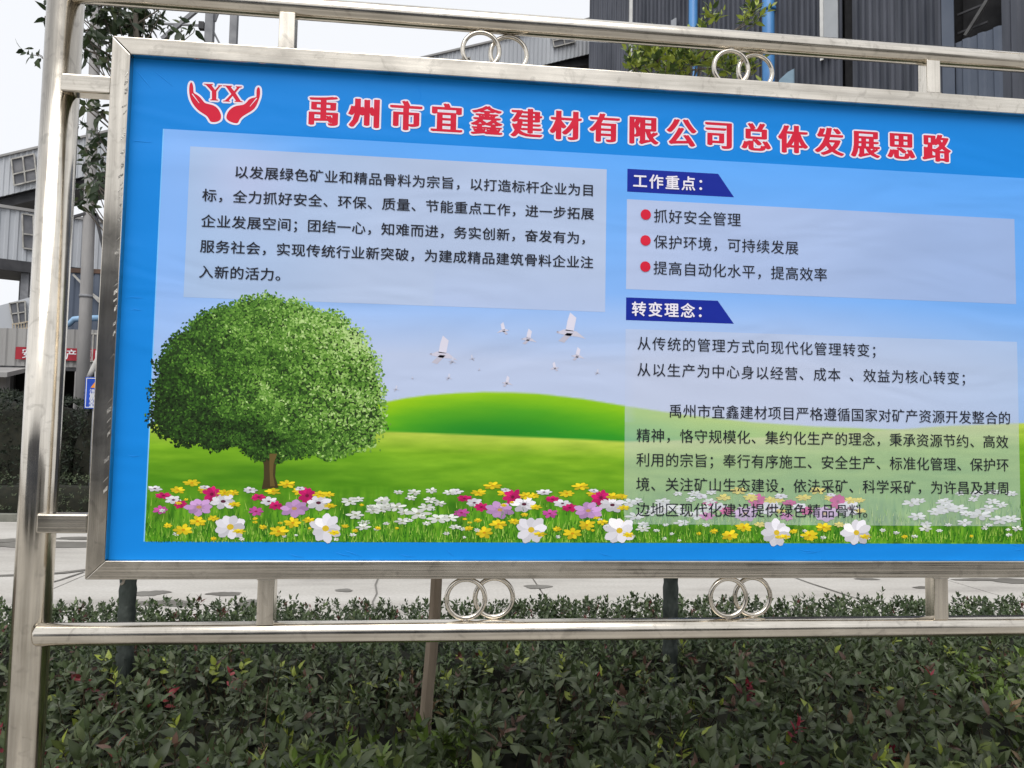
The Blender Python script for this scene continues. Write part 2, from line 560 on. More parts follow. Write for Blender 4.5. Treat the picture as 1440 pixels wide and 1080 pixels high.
def visible_rank(L_, k=300, ymin=-20, ymax=1100, xmin=-10, xmax=1450, hide=()):
    P, X, D, Z, l, w_, c = L_.arrays()
    px, py, z = proj(P + D * (l[:, None] * 0.5))
    ok = (px > xmin) & (px < xmax) & (py > ymin) & (py < ymax) & (z > 0)
    # what the board hides does not count
    ok &= ~((px > 150) & (px < 1440) & (py > 60 + (px - 158) * 0.0695) & (py < 812))
    facing = np.abs((Z * unit(P - np.array(CAM))).sum(1))
    size = l * w_ * (0.25 + facing) / z ** 2
    size[~ok] = -1
    order = np.argsort(-size)
    order = [i for i in order[:k] if size[i] > 0]
    rest = np.setdiff1d(np.arange(len(P)), order)
    return order, rest


def rdir(r, up=0.0):
    while True:
        v = Vector((r.uniform(-1, 1), r.uniform(-1, 1), r.uniform(-1, 1)))
        if 0.05 < v.length < 1:
            v.normalize()
            v.z += up
            return v.normalized()


def sprig(L_, r, base, axis, n, ll, wr, colf, spread=(0.25, 1.2), stemlen=0.06, stems=None):
    """a shoot with leaves set spirally round it"""
    axis = Vector(axis).normalized()
    u = axis.orthogonal().normalized()
    v = axis.cross(u)
    ph = r.uniform(0, 6.28)
    for i in range(n):
        f_ = i / max(n - 1, 1)
        a = ph + i * 2.4
        tilt = spread[1] * (1 - f_) + spread[0] * f_ + r.uniform(-0.2, 0.2)
        out = u * math.cos(a) + v * math.sin(a)
        d = axis * math.cos(tilt) + out * math.sin(tilt)
        p = Vector(base) + axis * (stemlen * f_)
        n_ = axis * math.sin(tilt) - out * math.cos(tilt)
        n_ = (n_ + rdir(r) * 0.35).normalized()
        l = ll * r.uniform(0.55, 1.22) * (1 - 0.3 * f_)
        L_.put(p, d, n_, l, l * wr * r.uniform(0.8, 1.2), colf(f_))
    if stems is not None:
        stems.tube([Vector(base) - axis * stemlen * 1.6, Vector(base) + axis * stemlen], [0.0022, 0.0012], 5, cap=False)


def vnoise(x, y, s=1.0, seed=0):
    """smooth value noise of plain python floats"""
    x *= s; y *= s
    xi, yi = math.floor(x), math.floor(y)
    h = lambda a, b: ((math.sin(a * 127.1 + b * 311.7 + seed * 74.7) * 43758.5453) % 1.0)
    fx, fy = x - xi, y - yi
    fx, fy = fx * fx * (3 - 2 * fx), fy * fy * (3 - 2 * fy)
    return (h(xi, yi) * (1 - fx) + h(xi + 1, yi) * fx) * (1 - fy) + (h(xi, yi + 1) * (1 - fx) + h(xi + 1, yi + 1) * fx) * fy


BARK = noise_mat('bark', (0.09, 0.075, 0.06), (0.16, 0.14, 0.115), 14, 0.9, 0.8, 60, stretch=(1, 1, 0.25))
STEM = noise_mat('stem', (0.05, 0.045, 0.025), (0.11, 0.07, 0.04), 20, 0.8)
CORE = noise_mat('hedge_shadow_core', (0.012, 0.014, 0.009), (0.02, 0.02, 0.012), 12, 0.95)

# ------------------------------------------------------------------ the near photinia hedge
TPL_L = leaf_template(0.22, 0.22, 0.05)
TPL_S = leaf_template(0.25, 0.12, 0.0)


def hedge_core(name, x0, x1, y0, y1, topf, dz, parent, nx=80, ny=12):  # near-black shell standing in for the shade deep among the leaves
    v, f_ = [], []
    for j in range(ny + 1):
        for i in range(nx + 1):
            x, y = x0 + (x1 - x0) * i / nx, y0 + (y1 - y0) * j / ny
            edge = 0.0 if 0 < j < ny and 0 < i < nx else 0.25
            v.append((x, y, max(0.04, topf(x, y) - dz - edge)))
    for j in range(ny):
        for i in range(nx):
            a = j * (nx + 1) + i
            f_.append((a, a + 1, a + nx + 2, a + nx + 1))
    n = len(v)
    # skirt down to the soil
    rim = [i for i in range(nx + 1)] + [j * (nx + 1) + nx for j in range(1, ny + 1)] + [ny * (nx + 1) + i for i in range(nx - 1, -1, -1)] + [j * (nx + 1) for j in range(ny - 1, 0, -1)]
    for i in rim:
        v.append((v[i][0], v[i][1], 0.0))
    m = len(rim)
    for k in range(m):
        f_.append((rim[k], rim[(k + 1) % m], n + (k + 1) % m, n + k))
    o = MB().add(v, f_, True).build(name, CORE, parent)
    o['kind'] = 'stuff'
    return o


def near_top(x, y):
    return 0.50 + 0.06 * min(1, max(0, (y - 0.7) / 0.5)) + 0.09 * (vnoise(x, y, 2.1, 3) - 0.5) + 0.10 * (vnoise(x, y, 5.3, 5) - 0.5) - 0.12 * max(0, (0.5 - y) / 0.3) ** 2


r = random.Random(3)
near = empty('photinia_hedge', (0.5, 0.8, 0.0), 'nearer hedge of large pointed dark leaves with red and yellow-green tips, right behind the noticeboard', 'hedge')
NL = Leaves()
stems = MB()


def photinia_col(patch):
    t_ = r.random()
    if patch > 0.72 and t_ < 0.5:
        base = (0.085, 0.13, 0.025)
    elif t_ < 0.04:
        base = (0.20, 0.24, 0.04)
    elif t_ < 0.044:
        base = (0.16, 0.11, 0.06)
    elif t_ < 0.049:
        base = (0.20, 0.035, 0.04)
    elif t_ < 0.09:
        base = (0.085, 0.05, 0.036)
    elif t_ < 0.45:
        base = (0.046, 0.066, 0.026)
    elif t_ < 0.8:
        base = (0.06, 0.08, 0.036)
    else:
        base = (0.088, 0.105, 0.058)
    k = r.uniform(0.8, 1.5)
    return tuple(c * k for c in base)


for _ in range(3500):
    x, y = r.uniform(-2.6, 4.6), 0.3 + 1.3 * r.random() ** 0.9
    dep = r.random() ** 1.6 * 0.22
    z = near_top(x, y) - dep
    patch = vnoise(x, y, 1.7, 9)
    red = r.random() < 0.004
    ax = Vector((r.uniform(-0.55, 0.55), r.uniform(-0.85, 0.35), 1.0))
    base_c = photinia_col(patch)

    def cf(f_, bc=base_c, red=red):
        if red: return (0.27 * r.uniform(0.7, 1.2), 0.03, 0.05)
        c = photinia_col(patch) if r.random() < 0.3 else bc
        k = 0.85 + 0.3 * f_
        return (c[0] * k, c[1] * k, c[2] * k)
    ll = (0.078 - 0.022 * min(1, max(0, (y - 0.6) / 0.8))) * r.uniform(0.8, 1.15)
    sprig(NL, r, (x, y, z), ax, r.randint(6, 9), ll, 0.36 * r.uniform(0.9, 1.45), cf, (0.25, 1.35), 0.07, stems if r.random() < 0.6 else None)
o_, rest = visible_rank(NL, 300, 880, 1085)
put_individual(NL, o_, near, LEAF, TPL_L)
fo = link('foliage', NL.joined('foliage', LEAF, TPL_L, rest), near); fo['kind'] = 'stuff'
st = stems.build('stem', STEM, near, fix=False); st['kind'] = 'stuff'
hedge_core('shade_core', -2.7, 4.7, 0.28, 1.56, near_top, 0.2, near)

# ------------------------------------------------------------------ the clipped small-leaved hedge behind it


def far_top(x, y):
    return 0.588 + 0.03 * (vnoise(x, y, 1.3, 21) - 0.5) + 0.035 * (vnoise(x, y, 6, 22) - 0.5)


r = random.Random(5)
far = empty('clipped_hedge', (0.5, 2.0, 0.0), 'clipped hedge of small green leaves between the photinia and the concrete road', 'hedge')
FL = Leaves()


def small_col():
    t_ = r.random()
    base = (0.05, 0.074, 0.034) if t_ < 0.5 else ((0.072, 0.098, 0.045) if t_ < 0.85 else ((0.095, 0.13, 0.055) if t_ < 0.97 else (0.12, 0.05, 0.04)))
    k = r.uniform(0.7, 1.35)
    return tuple(c * k for c in base)


for _ in range(8500):
    x, y = r.uniform(-3.4, 5.6), r.uniform(1.5, 2.46)
    tall = r.random() < 0.03
    z = far_top(x, y) - r.random() ** 2 * 0.12 + (0.035 if tall else 0)
    bc = small_col()
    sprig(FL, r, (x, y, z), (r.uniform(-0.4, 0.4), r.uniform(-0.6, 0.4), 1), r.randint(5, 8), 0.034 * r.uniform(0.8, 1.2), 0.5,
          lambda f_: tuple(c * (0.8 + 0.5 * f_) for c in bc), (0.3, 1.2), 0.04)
for _ in range(3000):          # the clipped side that faces the road and the one that faces the board
    x = r.uniform(-3.4, 5.6)
    s_ = r.choice((-1, 1))
    y = 1.52 if s_ < 0 else 2.46
    bc = small_col()
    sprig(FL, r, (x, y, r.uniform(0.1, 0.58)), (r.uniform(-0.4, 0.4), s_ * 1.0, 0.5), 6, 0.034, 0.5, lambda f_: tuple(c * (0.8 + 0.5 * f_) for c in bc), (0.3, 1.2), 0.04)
o_, rest = visible_rank(FL, 300, 840, 960)
put_individual(FL, o_, far, LEAF, TPL_S)
fo = link('foliage', FL.joined('foliage', LEAF, TPL_S, rest), far); fo['kind'] = 'stuff'
hedge_core('shade_core', -3.4, 5.6, 1.55, 2.44, far_top, 0.075, far)


# ------------------------------------------------------------------ young street trees behind the board
WRAP = noise_mat('trunk_wrap', (0.016, 0.023, 0.02), (0.062, 0.074, 0.066), 16, 0.8, 0.9, 50, stretch=(1, 1, 0.4))


def young_tree(name, label, trunk, wrap_z, clusters, hidden, Y, colf, ll, wr, droop, axis_up, seed, dens=1.0):
    r = random.Random(seed)
    base = trunk[0]
    root = empty(name, base, label, 'tree', 'young trees planted in the hedge behind the noticeboard')
    tp = [Vector(p) for p in trunk]
    n = len(tp)
    rad = [0.030, 0.027, 0.018, 0.011, 0.008, 0.006][:n]
    rings = []
    MB().tube(tp, rad, 12).build('trunk', BARK, root)
    # cloth wound round the lower trunk in a spiral of overlapping turns
    pts, rr = [], []
    z = 0.25
    while z < wrap_z:
        f_ = (z - tp[0].z) / (tp[1].z - tp[0].z) if z < tp[1].z else 1
        p = tp[0].lerp(tp[1], min(1, f_))
        q = (z / 0.09) % 1.0
        pts.append(Vector((p.x, p.y, z))); rr.append(0.0318 + 0.005 * q + rnd.uniform(-0.0008, 0.0008))
        z += 0.0225
    MB().tube(pts, rr, 14).build('trunk_wrap', WRAP, root)
    L_ = Leaves()
    br = MB()

    def on_trunk(z_):
        for a, b in zip(tp[:-1], tp[1:]):
            if a.z <= z_ <= b.z: return a.lerp(b, (z_ - a.z) / (b.z - a.z))
        return tp[-1].copy() if z_ > tp[-1].z else tp[1].copy()
    for (px, py, rad_, cnt) in list(clusters) + list(hidden):
        cnt = int(cnt * dens)
        c = at(px, py, Y + r.uniform(-0.25, 0.25))
        z0 = max(tp[1].z * 0.8, c.z - r.uniform(0.1, 0.5))
        s = on_trunk(z0)
        mid = s.lerp(c, 0.55) + Vector((0, 0, -0.03))
        br.tube([s, mid, c], [0.0045, 0.003, 0.0015], 6, cap=False)
        R_ = rad_ * (c.y - CAM.y) / F
        left = cnt
        while left > 0:
            k = min(left, r.randint(4, 7))
            left -= k
            o = c + Vector((r.gauss(0, 0.45), r.gauss(0, 0.45), r.gauss(0, 0.45))) * R_
            ax = Vector((r.uniform(-0.8, 0.8), r.uniform(-0.8, 0.8), axis_up + r.uniform(-0.4, 0.4)))
            br.tube([c.lerp(o, 0.1), c.lerp(o, 0.6) + Vector((0, 0, 0.01)), o + ax.normalized() * 0.03], [0.0022, 0.0017, 0.001], 5, cap=False)
            sprig(L_, r, o, ax, k, ll, wr, colf(r), (0.45, 1.3), 0.06)
    # leaves droop at their tips
    for i in range(len(L_.d)):
        L_.d[i] = (Vector(L_.d[i]) + Vector((0, 0, -droop))).normalized()
    tpl = leaf_template(0.2, 0.32 if droop > 0 else 0.15, 0.04)
    o_, rest = visible_rank(L_, 300)
    put_individual(L_, o_, root, LEAF, tpl)
    if len(rest):
        cr = link('crown', L_.joined('crown', LEAF, tpl, rest), root); cr['kind'] = 'stuff'
    br.build('branch', BARK, root, fix=False)
    return root


def dark_green(r):
    def f0():
        t_ = r.random()
        b_ = (0.03, 0.05, 0.022) if t_ < 0.6 else ((0.05, 0.075, 0.03) if t_ < 0.93 else (0.10, 0.12, 0.05))
        k = r.uniform(0.7, 1.3)
        return lambda f_: tuple(c * k for c in b_)
    bc = f0()
    return lambda f_: f0()(f_) if r.random() < 0.4 else bc(f_)


def lime_green(r):
    def f_(q):
        t_ = r.random()
        b_ = (0.32, 0.38, 0.06) if t_ < 0.5 else ((0.19, 0.27, 0.06) if t_ < 0.75 else (0.07, 0.11, 0.035))
        k = r.uniform(0.7, 1.25)
        return tuple(c * k for c in b_)
    return f_


YT = 1.5
tL = [Vector((-1.245, YT, 0.05)), Vector((-1.245, YT, 1.2)), at(205, 200, YT), at(192, 60, YT), at(188, -20, YT), at(180, -90, YT)]
clL = [(66, 6, 5, 5), (63, 26, 5, 5), (52, 76, 6, 5), (60, 82, 4, 3), (118, 18, 12, 16), (122, 45, 12, 18), (112, 60, 8, 8), (140, 10, 14, 26), (150, 32, 14, 30), (165, 18, 15, 34),
       (180, 36, 16, 42), (196, 30, 14, 30), (205, 12, 12, 18), (214, 36, 10, 14), (225, 22, 8, 8), (150, 60, 12, 22), (136, 75, 10, 16), (118, 82, 7, 8), (150, 88, 8, 14),
       (238, 46, 6, 5), (255, 44, 7, 6), (272, 46, 6, 4), (126, 148, 8, 8), (143, 160, 8, 12), (118, 175, 6, 6), (138, 190, 9, 12), (122, 215, 7, 7), (145, 222, 7, 10),
       (115, 240, 7, 6), (132, 250, 10, 14), (120, 268, 8, 10), (140, 275, 9, 12), (112, 285, 7, 6), (148, 250, 6, 8), (130, 288, 6, 6), (100, 12, 6, 4), (60, -30, 20, 20), (120, -40, 30, 60),
       (200, -50, 30, 60), (250, -20, 16, 14)]
hidL = [(rnd.uniform(165, 330), rnd.uniform(90, 340), 22, 16) for _ in range(16)] + [(180, -110, 30, 50), (140, -80, 25, 30)]
young_tree('young_tree', 'young dark-leaved tree with drooping leaves showing between the left post and the board frame', tL, 1.25, clL, hidL, YT, dark_green, 0.062, 0.40, 0.55, 0.4, 31, 1.4)
tR = [Vector((1.08, YT, 0.05)), Vector((1.085, YT, 1.25)), at(958, 240, YT), at(968, 120, YT), at(975, 60, YT)]
clR = [(888, 92, 6, 8), (884, 78, 4, 5), (900, 84, 8, 14), (912, 70, 8, 16), (925, 60, 9, 18), (925, 88, 9, 18), (938, 72, 8, 16), (955, 86, 8, 12), (968, 66, 8, 14), (975, 92, 8, 14),
       (992, 84, 9, 16), (1000, 100, 8, 12), (1015, 72, 8, 10), (1002, 28, 4, 6), (1006, 32, 3, 4), (1058, 18, 5, 7), (1062, 34, 5, 7), (1052, 30, 4, 5), (1070, 22, 3, 3), (1030, 96, 8, 12),
       (1045, 84, 7, 10), (1062, 74, 6, 9), (1062, 98, 7, 9), (1040, 66, 6, 7), (1074, 84, 4, 4), (960, 105, 10, 14), (935, 102, 8, 12), (985, 52, 7, 9), (895, 100, 9, 14), (915, 98, 9, 14), (965, 78, 9, 14), (1010, 90, 9, 14), (1022, 104, 9, 12), (1048, 100, 8, 10), (905, 78, 7, 10), (945, 92, 9, 14)]
hidR = [(rnd.uniform(860, 1090), rnd.uniform(125, 300), 22, 16) for _ in range(18)]
young_tree('young_tree', 'young tree with upright yellow-green leaves showing above the board between the two upper right rings', tR, 1.3, clR, hidR, YT, lime_green, 0.052, 0.42, -0.2, 1.0, 33, 3.2)

# bare wooden stake leaning in the hedge
WOOD = noise_mat('weathered_wood', (0.15, 0.115, 0.082), (0.30, 0.24, 0.18), 12, 0.85, 0.7, 50, stretch=(1, 1, 0.12))
sb, st_ = at(596, 1045, 0.95), at(613.5, 815, 0.95)
stake = MB()
pp = [sb.lerp(st_, t_) for t_ in (-0.6, 0, 0.3, 0.55, 0.8, 1.0, 1.25)]
for i in range(1, 6): pp[i] = pp[i] + Vector((rnd.uniform(-0.003, 0.003), 0, 0))
stake.tube(pp, [0.024, 0.0245, 0.023, 0.0235, 0.0222, 0.0215, 0.0205], 7, smooth=False)
tag(stake.build('wooden_stake', WOOD), 'weathered grey-brown wooden stake leaning in the hedge beside the lower middle rings', 'stake')

# thin wire stem in the hedge, lower left
pw = [at(374, 1085, 0.35), at(372, 1040, 0.36), at(374, 1000, 0.37), at(378, 965, 0.38)]
tag(MB().tube(pw, [0.0012] * 4, 5).build('dry_stalk', STEM), 'thin pale dry stalk standing up in the hedge at lower left', 'stalk')

# ------------------------------------------------------------------ the noticeboard
nb = empty('noticeboard', (0.466, 0.0225, 0.0), 'long stainless steel framed outdoor noticeboard with a blue printed poster', 'noticeboard')
XL, XR, ZB, ZT, BW, DEP = -0.782, 1.714, 1.217, 2.499, 0.043, 0.045


def mitre_bar(pts_outer, pts_inner, mat):
    """one side of the frame cut at 45 degrees: outer edge pts and inner edge pts (x, z)"""
    q = pts_outer + pts_inner[::-1]
    v = [(x, 0.0, z) for x, z in q] + [(x, DEP, z) for x, z in q]
    return MB().add(v, [(0, 1, 2, 3), (7, 6, 5, 4), (0, 4, 5, 1), (1, 5, 6, 2), (2, 6, 7, 3), (3, 7, 4, 0)])


e = 0.0004
oc = [(XL, ZT), (XR, ZT), (XR, ZB), (XL, ZB)]
ic = [(XL + BW, ZT - BW), (XR - BW, ZT - BW), (XR - BW, ZB + BW), (XL + BW, ZB + BW)]
for i, (mat, dx, dz) in enumerate([(STEELX, e, 0), (STEELZ, 0, e), (STEELX, e, 0), (STEELZ, 0, e)]):
    a, b = oc[i], oc[(i + 1) % 4]
    c_, d_ = ic[i], ic[(i + 1) % 4]
    sx = 1 if b[0] > a[0] else -1
    sz = 1 if b[1] > a[1] else -1
    A = [(a[0] + dx * sx, a[1] + dz * sz), (b[0] - dx * sx, b[1] - dz * sz)]
    B = [(c_[0] + dx * sx, c_[1] + dz * sz), (d_[0] - dx * sx, d_[1] - dz * sz)]
    mitre_bar(A, B, mat).build('frame_bar', mat, nb, bevel=0.0022)
PCX, PZA, PZB = 0.0, 2.38, 1.345
for nm_, z0 in (('x', 2.379), ('x', 1.3435)):
    for sx, x_in, x_out in ((-1, XL, -0.894), (1, XR, 1.826)):
        x0, x1 = sorted((x_in, x_out))
        MB().box((x0, 0.001, z0 - 0.022), (x1, 0.042, z0 + 0.022)).build('connecting_arm', STEELX, nb, bevel=0.004)
for x in (-0.9135, 1.8455):
    ps = MB().tube([(x, 0.047, -0.3), (x, 0.047, 2.95)], 0.0402, 48)
    ps.build('post', STEELZ, nb)
    MB().tube([(x, 0.047, 2.952), (x, 0.047, 2.965), (x, 0.047, 2.985), (x, 0.047, 2.995)], [0.043, 0.043, 0.030, 0.008], 32).build('post_cap', STEELZ, nb)
    # weld beads where rails meet the post
for z0, Zr in ((1.089, 0.0262), (2.612, 0.0262)):
    MB().tube([(-0.892, 0.0225, z0), (-0.889, 0.0225, z0), (-0.884, 0.0225, z0), (1.816, 0.0225, z0), (1.821, 0.0225, z0), (1.824, 0.0225, z0)], [0.018, 0.0235, Zr, Zr, 0.0235, 0.018], 32).build('rail', STEELX, nb)
for x in (-0.3785, 1.3155):
    MB().box((x - 0.0192, 0.003, 1.089 + 0.021), (x + 0.0192, 0.0415, ZB - 0.0005)).build('stub', STEELZ, nb, bevel=0.002)
    MB().box((x - 0.0192, 0.003, ZT + 0.0005), (x + 0.0192, 0.0415, 2.612 - 0.021)).build('stub', STEELZ, nb, bevel=0.002)
    for z in (ZB - 0.001, ZT + 0.001, ):
        MB().box((x - 0.0205, 0.0018, z - 0.0012), (x + 0.0205, 0.0428, z + 0.0012)).build('weld', WELD, nb)
for z0, cs in ((1.1665, (0.0915, 0.161, 0.751, 0.820)), (2.535, (0.0995, 0.171, 0.7565, 0.828))):
    for i, x in enumerate(cs):
        MB().torus((x, 0.0225 + (0.006 if i % 2 else -0.006), z0), 0.0465, 0.0058).build('ring', STEELX, nb)
wb = []
for zc, zs in ((1.1665, (1.1152, 1.2165)), (2.535, (2.4995, 2.5858))):
    for i, x in enumerate((0.0915, 0.161, 0.751, 0.820) if zc < 2 else (0.0995, 0.171, 0.7565, 0.828)):
        for zz in zs:
            hh = zz - zc
            for sx in ((-1, 1) if abs(hh) < 0.045 else (0,)):
                xo = x + sx * math.sqrt(max(0, 0.0465 ** 2 - hh * hh))
                yy = 0.0225 + (0.006 if i % 2 else -0.006)
                MB().tube([(xo - 0.009, yy, zz), (xo - 0.004, yy, zz), (xo, yy, zz), (xo + 0.005, yy, zz), (xo + 0.010, yy, zz)],
                          [0.001, 0.0052, 0.0062, 0.005, 0.001], 8).build('weld', WELD, nb)
# screw stub under the lower frame bar
MB().tube([(-0.706, 0.030, ZB - 0.0005), (-0.7085, 0.030, ZB - 0.014), (-0.7145, 0.030, ZB - 0.017)], [0.0035, 0.0035, 0.003], 8).build('bolt_end', WELD, nb)
# scuffed strips of protective film left on the inner edge of the left frame bar
FILM = noise_mat('film_remnant', (0.50, 0.48, 0.44), (0.27, 0.26, 0.24), 18, 0.35, 0.4, 200, 0.7, lo=0.45, hi=0.55)
r = random.Random(8)
fm = MB()
z = 2.43
while z > 1.42:
    h_ = r.uniform(0.008, 0.022)
    if r.random() < 0.78:
        w_ = r.uniform(0.005, 0.011)
        x1 = XL + BW - 0.0025
        sl_ = r.uniform(0.006, 0.012)
        fm.add([(x1 - w_, -0.0004, z - h_), (x1, -0.0004, z - h_ + sl_), (x1, -0.0004, z), (x1 - w_, -0.0004, z - sl_)], [(0, 1, 2, 3)])
    z -= h_ * r.uniform(1.1, 1.6)
fm.build('film_remnant', FILM, nb)
# back sheet
MB().box((XL + 0.002, 0.026, ZB + 0.002), (XR - 0.002, 0.034, ZT - 0.002)).build('back_panel', noise_mat('galvanised_sheet', (0.4, 0.41, 0.42), (0.5, 0.51, 0.52), 12, 0.45, metal=0.8), nb)

# ---- the printed poster: lies 20 mm behind the front of the frame
PY = 0.020
KS = (PY + 1.8395) / 1.8395


def P(x, z):          # layout was measured on the plane of the frame's front
    return x * KS, 1.58 + (z - 1.58) * KS


def psheet(name, x0, x1, z0, z1, y, mat, parent):
    return MB().add([(x0, y, z0), (x1, y, z0), (x1, y, z1), (x0, y, z1)], [(0, 1, 2, 3)]).build(name, mat, parent, fix=False)


poster = MB().add([(XL + BW - 0.001, PY, ZB + BW - 0.001), (XR - BW + 0.001, PY, ZB + BW - 0.001), (XR - BW + 0.001, PY, ZT - BW + 0.001), (XL + BW - 0.001, PY, ZT - BW + 0.001)],
                  [(0, 1, 2, 3)]).build('poster', PR_BLUE, nb, fix=False)
poster['label'] = 'blue vinyl poster with red heading, text panels and a meadow picture'


def vn(x, y, seed=0):
    """vectorised value noise"""
    xi, yi = np.floor(x), np.floor(y)
    fx, fy = x - xi, y - yi
    fx, fy = fx * fx * (3 - 2 * fx), fy * fy * (3 - 2 * fy)
    h = lambda a, b: (np.sin(a * 127.1 + b * 311.7 + seed * 74.7) * 43758.5453) % 1.0
    return (h(xi, yi) * (1 - fx) + h(xi + 1, yi) * fx) * (1 - fy) + (h(xi, yi + 1) * (1 - fx) + h(xi + 1, yi + 1) * fx) * fy


def fbm(x, y, seed=0, o=4):
    s, a = 0, 0.5
    for i in range(o):
        s = s + a * vn(x * 2 ** i, y * 2 ** i, seed + i); a *= 0.5
    return s / (1 - 0.5 ** o)


def lay(px, py):      # photograph pixel -> layout coordinates (frame-front plane)
    p = at(px, py, 0.0)
    return p.x, p.z


def curve(pts):
    q = [lay(*p) for p in pts]
    xs, zs = [a[0] for a in q], [a[1] for a in q]
    return lambda x: np.interp(x, xs, zs)


HILL = curve([(200, 640), (480, 580), (540, 566), (570, 560), (600, 556), (640, 553), (680, 551.3), (720, 552), (760, 554), (820, 561), (880, 571), (960, 583), (1060, 594), (1150, 600), (1263, 604), (1440, 606)])
FIELDT = curve([(190, 590), (240, 598), (540, 607), (600, 609), (700, 613), (800, 617), (880, 621), (1000, 618), (1100, 614), (1200, 608), (1263, 604), (1330, 599), (1440, 595)])


def mixc(a, b, t_):
    t_ = np.clip(t_, 0, 1)[..., None]
    return np.asarray(a, float) * (1 - t_) + np.asarray(b, float) * t_


def picture(x, z):
    """sRGB colours of the printed picture at layout coordinates"""
    top, bot = 2.279, 1.64
    t_ = (top - z) / (top - bot)
    c = mixc((98, 172, 252), (142, 186, 248), t_ / 0.65)
    c = mixc(c, (190, 204, 234), (t_ - 0.55) / 0.28 + 0.25 * (fbm(x * 2.2, z * 4, 3) - 0.5))
    glow = np.exp(-(((x + 0.5) / 0.18) ** 2 + ((z - 2.2) / 0.12) ** 2)) * 0.35
    c = mixc(c, (196, 205, 245), glow)
    right_ = np.clip((x - 0.9) / 0.7, 0, 1) * 0.35
    c = mixc(c, (84, 160, 240), right_)
    c = mixc(c, (146, 188, 250), np.clip((-0.42 - x) / 0.2, 0, 1) * 0.6)
    # far hill
    hz = HILL(x)
    n = fbm(x * 9, z * 60, 5)
    d = np.clip((hz - z) / 0.11, 0, 1.2)
    hill = mixc((158, 206, 22), (44, 150, 36), d * 1.05 + 0.25 * (n - 0.5) + 0.10 * np.sin(x * 5))
    hill = mixc(hill, (30, 128, 40), np.exp(-((x - 0.12) / 0.2) ** 2) * np.clip(d, 0, 1) * 0.6)
    c = mixc(c, hill, (hz - z) / 0.0045 + 0.5)
    # near field
    fz = FIELDT(x)
    d = (fz - z) / (fz - 1.36)
    n = fbm(x * 14, z * 90, 8)
    n2 = fbm(x * 3, z * 8, 12)
    fld = mixc((186, 206, 78), (124, 176, 34), d * 4)
    fld = mixc(fld, (78, 142, 22), (d - 0.18) * 1.4 + 0.8 * (n2 - 0.5))
    fld = fld + (n - 0.5)[..., None] * np.array([46, 40, 20])
    # lawn at the very front
    g_ = np.clip((1.44 - z) / 0.08, 0, 1)
    n3 = fbm(x * 160, z * 24, 15, 3)
    n4 = fbm(x * 26, z * 30, 19)
    grass = mixc((38, 104, 16), (132, 186, 48), n3 * 1.25 - 0.1) * (0.72 + 0.5 * n4)[..., None]
    fld = mixc(fld, grass, g_)
    # the shade the printed tree lays on its lawn
    sh = np.exp(-(((x + 0.40) / 0.22) ** 2 + ((z - 1.465) / 0.03) ** 2)) * 0.35
    fld = mixc(fld, (48, 104, 14), sh)
    c = mixc(c, fld, (fz - z) / 0.0045 + 0.5)
    return c


def veil(c, a, x=None, z=None):
    return mixc(c, (206, 210, 232), np.full(c.shape[:-1], a))


def grid_sheet(name, x0, x1, z0, z1, y, colf, step, parent):
    nx, nz = max(2, int((x1 - x0) / step)), max(2, int((z1 - z0) / step))
    xs, zs = np.linspace(x0, x1, nx + 1), np.linspace(z0, z1, nz + 1)
    X, Z = np.meshgrid(xs, zs)
    col = nlin(colf(X, Z)).reshape(-1, 3)
    px_, pz_ = X * KS, 1.58 + (Z - 1.58) * KS
    V = np.stack([px_.ravel(), np.full(X.size, y), pz_.ravel()], 1)
    i = np.arange(nx)[None] + (np.arange(nz) * (nx + 1))[:, None]
    i = i.ravel()
    return link(name, npmesh(name, V, np.stack([i, i + 1, i + nx + 2, i + nx + 1], 1), PR_ATTR, col), poster)


grid_sheet('picture', -0.654, 1.585, 1.304, 2.279, PY - 0.00018, picture, 0.0036, poster)
# thin white edge of the picture
MB().add([(P(-0.6565, 0)[0], PY - 0.00014, P(0, 1.304)[1]), (P(-0.654, 0)[0], PY - 0.00014, P(0, 1.304)[1]), (P(-0.654, 0)[0], PY - 0.00014, P(0, 2.279)[1]), (P(-0.6565, 0)[0], PY - 0.00014, P(0, 2.279)[1])],
         [(0, 1, 2, 3)]).build('picture_edge', PR_ATTR if False else print_mat('printed_pale_blue', lin(130, 200, 255)), poster, fix=False)


def p1(x, z):
    c = mixc((166, 194, 232), (182, 199, 230), (x + 0.6) / 0.5 + (2.1 - z))
    c = mixc(c, (200, 202, 236), np.exp(-(((x + 0.45) / 0.12) ** 2 + ((z - 2.17) / 0.1) ** 2)) * 0.5)
    c = mixc(c, (168, 188, 236), np.clip((2.0 - z) / 0.13, 0, 1) * 0.25 * (x > 0))
    return c + (fbm(x * 5, z * 5, 2) - 0.5)[..., None] * 8


def p2(x, z):
    c = mixc((184, 200, 234), (158, 183, 228), (x - 0.476) / 0.9)
    return c + (fbm(x * 5, z * 5, 4) - 0.5)[..., None] * 7


def p3(x, z):
    c = mixc(picture(x, z), (196, 204, 226), np.where(z > 1.66, 0.55, 0.56))
    ed = np.clip(1 - (x - 0.476) / 0.03, 0, 1) * 0.25
    return mixc(c, (186, 204, 240), ed * (z > 1.6))


